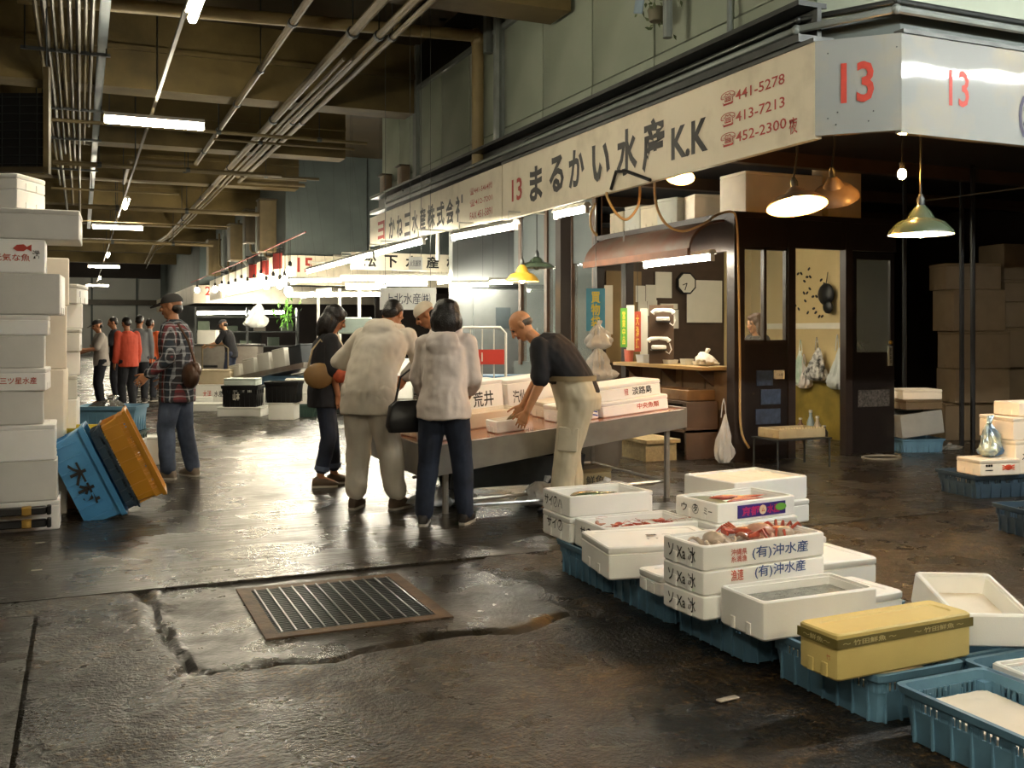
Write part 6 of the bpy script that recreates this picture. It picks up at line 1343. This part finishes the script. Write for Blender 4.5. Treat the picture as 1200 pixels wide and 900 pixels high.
# woman in off-white jacket
p = PZ(521, 614); rz = face_rot(521, 12); q, K = person('woman in an off-white hooded jacket and dark jeans seen from behind', (p.x, p.y, 0), rz, 1.63, 8, pitch=10, arms={-1: ((-.22, .08, -1), (.05, .75, -.6)), 1: ((.2, .08, -1), (-.25, .8, -.4))}, feet=((-.15, -.06, 8), (.15, .04, -8)), skin='b', hair='bob', female=True, girth=1.04,
    top=dict(mat=jacket_w, name='jacket', hem=.1, ease=.036, hood=True, wrinkle=(.011, 10, .8)), trousers=dict(mat=denim_d, ease=.026, cuff=.02), shoes=shoe_d)
wm = Matrix.Translation((p.x, p.y, 0)) @ Matrix.Rotation(rz, 4, 'Z')
b = thing('handbag', 'black handbag on the arm of the woman in the off-white jacket', 'bag', wm @ Vector((-.3, .08, .68)), rz + .5)
m = MB(); m.loft([[(x, y, z) for x, y in rrect(l, w_, .03)] for l, w_, z in ((.3, .1, 0), (.34, .13, .05), (.3, .1, .2), (.22, .04, .24))]); m.build('body', M('black_leather', '121114', .4), b); MB().tube([(-.1, 0, .23), (-.06, 0, .42), (.02, 0, .48), (.1, 0, .4), (.1, 0, .23)], .01, 5).build('strap', M('black_leather', '121114'), b)
# bald man in black tee
p = PZ(662, 600); rz = face_rot(662, -86); q, K = person('bald man in a black T-shirt and khaki cargo trousers bending to the table', (p.x, p.y, 0), rz, 1.72, 41, pitch=24, arms={-1: ((-.1, -.06, -1), (-.02, .42, -.9)), 1: ((.1, .2, -1), (-.02, .5, -.9))}, feet=((-.12, .03, 5), (.12, -.05, -5)), skin='d', hair='fringe', hair_mat=hair_g, girth=1.28, curl=(.75, .6),
    top=dict(mat=blk_cl, name='t_shirt', hem=-.02, ease=.03, sleeve=.5), trousers=dict(mat=khaki, ease=.042, cuff=.12, flare=1.25, belt=M('tan_belt', '8a7a5a', .6), wrinkle=(.01, 9, .6)), shoes=M('rubber_boot', '14151a', .3), boots=True, vox=.0058)
hip, kn, ank, fd = K['LEG'][-1]
MB().rbox((0, 0, 0), (.03, .16, .19), .012).build('cargo_pocket', khaki, q, hip.lerp(kn, .72) + Vector((-.098, .01, 0)), (R_(4), 0, 0)); pass
tag(MB().tube([PD(685, 432, 8.2), PD(690, 455, 8.3), PD(697, 476, 8.4)], .008, 5).build('cane_rod', dk_steel), 'thin dark rod leaning behind the bald man', 'rod')
# man with white cap behind
p = PD(534, 400, 9.95); q, K = person('man in a white cap leaning in behind the off-white jacket', (p.x, p.y, 0), face_rot(534, -95), 1.78, 32, pitch=20, arms={-1: ((-.1, .6, -.8), (.1, .6, -.7)), 1: ((.1, .6, -.8), (-.1, .6, -.7))}, skin='c', hair='whitecap', vox=.008, cvox=.013,
    top=dict(mat=M('pale_grey_cloth', '9c948a', .8), name='jacket', hem=.15, ease=.03, capmat=M('cap_cream', 'cfc3ae', .7)), trousers=dict(mat=denim_d), shoes=shoe_d)
# far figures
FV = dict(vox=.011, cvox=.015)
for px, py, a, h, col, tr, hr, lb, hc_ in ((118, 475, -100, 1.62, 'b5aca2', '1b1d24', 'cap', 'far worker in black cap and pale vest behind the left tower', '1a1a1c'), (136, 467, -90, 1.7, '23252c', '20222a', 'short', 'far worker in a dark vest reaching left', None),
        (150, 480, -30, 1.66, 'c2492e', '15151a', 'short', 'far woman in a red-orange top and black trousers', None), (163, 472, 10, 1.72, '6f7072', '24262c', 'short', 'far man in grey standing behind the red-orange top', None), (174, 470, 30, 1.66, 'd8622a', '2a2c33', 'short', 'far worker in an orange vest half hidden by the plaid man', None)):
    p = PZ(px, py); person(lb, (p.x, p.y, 0), face_rot(px, a), h, 4, pitch=14, skin='c', hair=hr, arms={1: ((.15, .3, -1), (0, .9, -.3)), -1: ((-.15, .35, -.9), (0, 1, -.05))} if px in (118, 136) else None,
        top=dict(mat=M('cl_' + col, col, .8), hem=.12, ease=.025, sleeve=.5 if px in (136, 118) else 1., capmat=M('cap_dark', '2a2826', .7)), trousers=dict(mat=M('tr_' + tr, tr, .85), ease=.025), shoes=M('wellington', 'b9b6ac', .5) if px == 136 else shoe_d, boots=px == 136, **FV)
p = PZ(279, 462); person('far stall worker in black T-shirt and cap bending over the counter', (p.x, p.y + 1.4, 0), face_rot(279, -70), 1.7, 16, pitch=20, skin='b', hair='cap', arms={1: ((.2, .5, -.8), (0, .9, -.3)), -1: ((-.2, .5, -.8), (0, .9, -.3))}, top=dict(mat=blk_cl, ease=.025, sleeve=.5, hem=.12, capmat=M('cap_grey', '4a4a4e', .7)), trousers=dict(mat=M('apron_blue', '2b3348', .8), ease=.03), shoes=shoe_d, **FV)
p = PD(889, 400, 11.9); person('woman with brown hair seen through the booth window', (p.x, p.y, 0), face_rot(889, -125), 1.60, 4, pitch=6, skin='d', hair='bob', hair_mat=M('hair_brown', '4a2a18', .4, bump=.4), female=True, top=dict(mat=M('dark_uniform', '1f1c1e', .8), ease=.03, hem=.1), trousers=dict(mat=blk_cl), shoes=shoe_d, vox=.008, cvox=.013)
